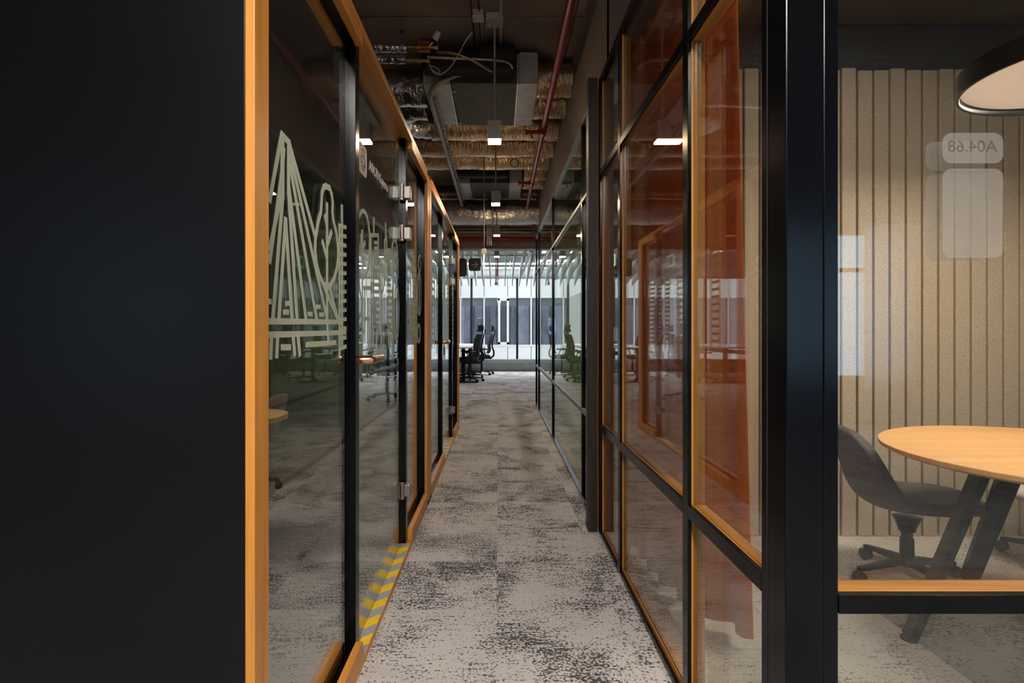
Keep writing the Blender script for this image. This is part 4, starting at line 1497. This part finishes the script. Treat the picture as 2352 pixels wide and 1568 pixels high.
X, Y, Z = W(1098, 70, 4.22)
MB().box(X - .040, X + .040, 4.19, 4.27, CEIL - .045, CEIL).build('body', LAMPBOX, jb, .003)
MB().box(X - .042, X + .042, 4.188, 4.272, CEIL - .060, CEIL - .045).build('lid', WHITE, jb, .003)
for px, lab in ((1065, 'thin red conduit on the ceiling, left of the pair'), (1083, 'thin red conduit on the ceiling, right of the pair')):
    X = (px - 1146) / 757 * 2.35
    tag(MB().tube([(X, .6, CEIL - .012), (X + .02, 2.6, CEIL - .012), (X + .05, 4.2, CEIL - .012), (X + .05, 4.9, CEIL - .012)], .007, 10).build('red_conduit', RED), lab, 'conduit')
tag(MB().cyl(((1150 - 1146) / 757 * 2.35, .6, CEIL - .02), (.015, 5.1, CEIL - .02), .014, 12).build('conduit', LAMPBOX), 'grey-white conduit on ceiling feeding the first pendant', 'conduit')
tag(MB().cyl((-.135, 4.2, CEIL - .02), (-.135, 4.7, CEIL - .02), .012, 12).build('conduit', SHEET), 'short grey conduit behind the ceiling junction box', 'conduit')
hr = empty('pipe_hanger', (-.735, 4.3, CEIL), 'threaded rod pipe hanger with blue clamp above foil pipes', 'bracket')
MB().cyl((-.735, 4.3, EYE + 2.13), (-.735, 4.3, CEIL), .005, 8).build('rod', STEELD, hr)
MB().box(-.755, -.715, 4.285, 4.315, EYE + 2.24, EYE + 2.262).build('clamp', BLUE, hr, .004)
MB().cyl((-.735, 4.3, CEIL - .012), (-.735, 4.3, CEIL), .016, 12).build('anchor', STEELD, hr)
MB().cyl((-.715, 4.3, EYE + 2.135), (-.745, 4.3, EYE + 2.135), .036, 18).build('clamp_ring', STEEL, hr)

# black loop ring hanging under ducts
rg = [( (1181 - 1146) * 7.2 / F + .05 * math.cos(a), 7.05, EYE + 2.07 + .05 * math.sin(a)) for a in [i * 2 * PI / 24 for i in range(25)]]
tag(MB().tube(rg, .004, 8).build('cable_loop', BLACKPL), 'small black cable loop hanging under the foil ducts', 'cable')
tub('flexible_duct', RUBBER, [(-.50, 8.93, EYE + 2.0), (-.40, 8.85, EYE + 1.95), (-.22, 8.78, EYE + 1.95), (-.12, 8.75, EYE + 2.01)], .035, 'black flexible duct sagging beneath the far ceiling unit', 'duct', 16)

# ------------------------------------------------------------------ ceiling baffles over the open office
bl = None
Yn, Yf_ = 10.5, 15.0
def baffle_mesh():
    top = 2.98
    n = 14
    pts = [(Yf_, 2.34)]
    for i in range(1, n + 1):
        t = i / n
        y = Yf_ - (Yf_ - Yn) * (t ** 1.0)
        z = 2.34 + .40 * (1 - (1 - t) ** 2.6)
        pts.append((y, z))
    pts += [(Yn, top), (Yf_, top - .20)]
    return pts


xb0 = 0
for k in range(-16, 14):
    X = -.03 + .19 * k
    if bl is None:
        bl = MB().prism(baffle_mesh(), 'x', -.010, .010).build('ceiling_baffle', BAFFLE, None)
        o = bl
    else:
        o = bl.copy(); C.objects.link(o)
    o.location = (X, 0, 0)
    o.rotation_euler = (0, 0, 0)
    words = ['first', 'second', 'third', 'fourth', 'fifth', 'sixth', 'seventh', 'eighth', 'ninth', 'tenth', 'eleventh', 'twelfth', 'thirteenth', 'fourteenth', 'fifteenth', 'sixteenth']
    lab = 'curved pale baffle hanging directly behind the farthest pendant lamp' if k == 0 else 'curved pale acoustic baffle, %s to the %s of the farthest pendant lamp' % (words[abs(k) - 1], 'left' if k < 0 else 'right')
    tag(o, lab, 'ceiling baffle', 'curved acoustic baffles in a row before the far window')
# carriers and lights over the open office
for i, (y, z, mt) in enumerate(((15.6, 2.86, SHEET), (15.2, 2.93, FACADE), (14.2, 3.02, STEEL), (12.6, 3.02, STEEL), (11.2, 2.99, STEEL))):
    lab = ['grey carrier rail nearest the far window above the baffles', 'white carrier rail above the baffles by the far window', 'steel carrier rail above the baffles, third from the window', 'steel carrier rail above the baffles, fourth from the window', 'steel carrier rail above the baffles, nearest the beam'][i]
    mb = MB().box(-4, 4, y - .04, y + .04, z, z + .045)
    rail = mb.build('carrier_rail', mt)
    tag(rail, lab, 'rail')
    for xr in (-3, -1.5, .3, 1.9, 3.5):
        MB().cyl((xr, y, z + .04), (xr, y, CEIL), .005, 6).build('hanger_rod', STEELD, rail)
for i, (x, y) in enumerate(((.15, 11.6), (.95, 11.9), (-1.2, 11.8), (-2.2, 12.6), (1.9, 12.4))):
    t = empty('panel_light', (x, y, 3.2), ['bright panel light above the baffles near the corridor axis', 'bright panel light above the baffles right of the corridor axis', 'bright panel light above the baffles left of the corridor axis', 'bright panel light above the baffles farthest left', 'bright panel light above the baffles farthest right'][i], 'lamp')
    MB().box(x - .32, x + .32, y - .09, y + .09, 3.12, 3.17).build('housing', SHEET, t, .004)
    MB().box(x - .30, x + .30, y - .08, y + .08, 3.112, 3.12).build('diffuser', PANELGLOW, t)
    for sx_ in (-.25, .25):
        MB().cyl((x + sx_, y, 3.16), (x + sx_, y, CEIL), .004, 6).build('hanger_rod', STEELD, t)
duct(13.4, .45, 4, 'silver foil duct over the baffles at right', zc=3.18, r=.17, mat=FOILS, sd=31)
duct(12.9, -5, -.15, 'silver foil duct over the baffles at left', zc=3.2, r=.15, mat=FOILS, sd=32)
tag(MB().cyl((.0, 13.0, 3.02), (3.0, 13.0, 3.02), .018, 10).build('sprinkler_pipe', RED), 'thin red pipe crossing above the baffles', 'pipe')
for (x, y, lab) in ((-.03, 12.2, 'red sprinkler drop with grey box, left one before window'), (-.075, 14.6, 'short red sprinkler drop with grey box near window')):
    t = empty('sprinkler_drop', (x, y, 2.3), lab, 'sprinkler')
    z = EYE + (757 - (650 if y > 13 else 636)) * y / F
    MB().cyl((x, y, z), (x, y, 3.1), .016, 10).build('pipe', RED, t)
    MB().box(x - .035, x + .035, y - .035, y + .035, z - .05, z + .02).build('box', SHEET, t, .004)
tag(MB().bar((.58, 10.3, 2.62), (.62, 15.8, 2.66), .05, .04).build('light_track', STEEL), 'slim steel light track running towards the far window', 'track')
# hanging signs
sg = empty('hanging_sign', (-.5, 10.66, 2.4), 'black hanging direction sign with white arrow and room numbers', 'sign')
def signpx(px): return (px - 1146) * 10.66 / F
zA, zB, zC = EYE + (757 - 593) * 10.66 / F, EYE + (757 - 622) * 10.66 / F, EYE + (757 - 635) * 10.66 / F
MB().prism(rrect(signpx(1076.5), signpx(1104), zB, zA, .04), 'y', 10.66, 10.68).build('arrow_panel', SIGNB, sg)
MB().prism(rrect(signpx(1076) - .72, signpx(1072), zC, zA, .05), 'y', 10.66, 10.68).build('text_panel', SIGNB, sg)
cxs, czs = signpx(1090), (zA + zB) / 2
MB().strokes([[(cxs - .055, czs), (cxs + .055, czs)], [(cxs + .005, czs + .05), (cxs + .055, czs)], [(cxs + .005, czs - .05), (cxs + .055, czs)]], .012, 'y', 10.657).build('arrow', PALETXT, sg)
xl = signpx(1072) - .48
text('17-21', 'lettering', .085, PALETXT, sg, (xl, 10.657, zA - .13), (1, 0, 0), (0, 0, 1))
text('14-16', 'lettering', .085, PALETXT, sg, (xl, 10.657, zA - .215), (1, 0, 0), (0, 0, 1))
for k in range(3):
    x0_ = xl + k * .085
    MB().prism(rrect(x0_, x0_ + .07, zC + .05, zC + .12, .018), 'y', 10.656, 10.659).build('pictogram', PALETXT, sg)
for x in (signpx(1072) - .6, signpx(1074), signpx(1100)):
    MB().cyl((x, 10.67, zA - .02), (x, 10.67, CEIL), .006, 8).build('wire', STEELD, sg)
ex = empty('exit_sign', (-.185, 6.9, 2.0), 'slim lit green and white exit sign seen edge-on', 'sign')
Xe = (1112 - 1146) * 6.9 / F
MB().box(Xe - .03, Xe + .03, 6.75, 7.05, EYE + .905, EYE + .965).build('housing', LAMPBOX, ex, .003)
MB().box(Xe - .006, Xe + .006, 6.76, 7.04, EYE + .765, EYE + .905).build('face', EXITGLOW, ex, .001)
for s in (-1, 1):
    MB().box(Xe + s * .007, Xe + s * .0075, 6.78, 6.90, EYE + .785, EYE + .885).box(Xe + s * .007, Xe + s * .0075, 6.93, 7.02, EYE + .785, EYE + .885).build('green_panel', GREENS, ex)
MB().cyl((Xe, 6.9, EYE + .965), (Xe, 6.9, CEIL), .008, 8).build('rod', STEELD, ex)

for o in bpy.data.objects:
    if '_org' in o:
        del o['_org']
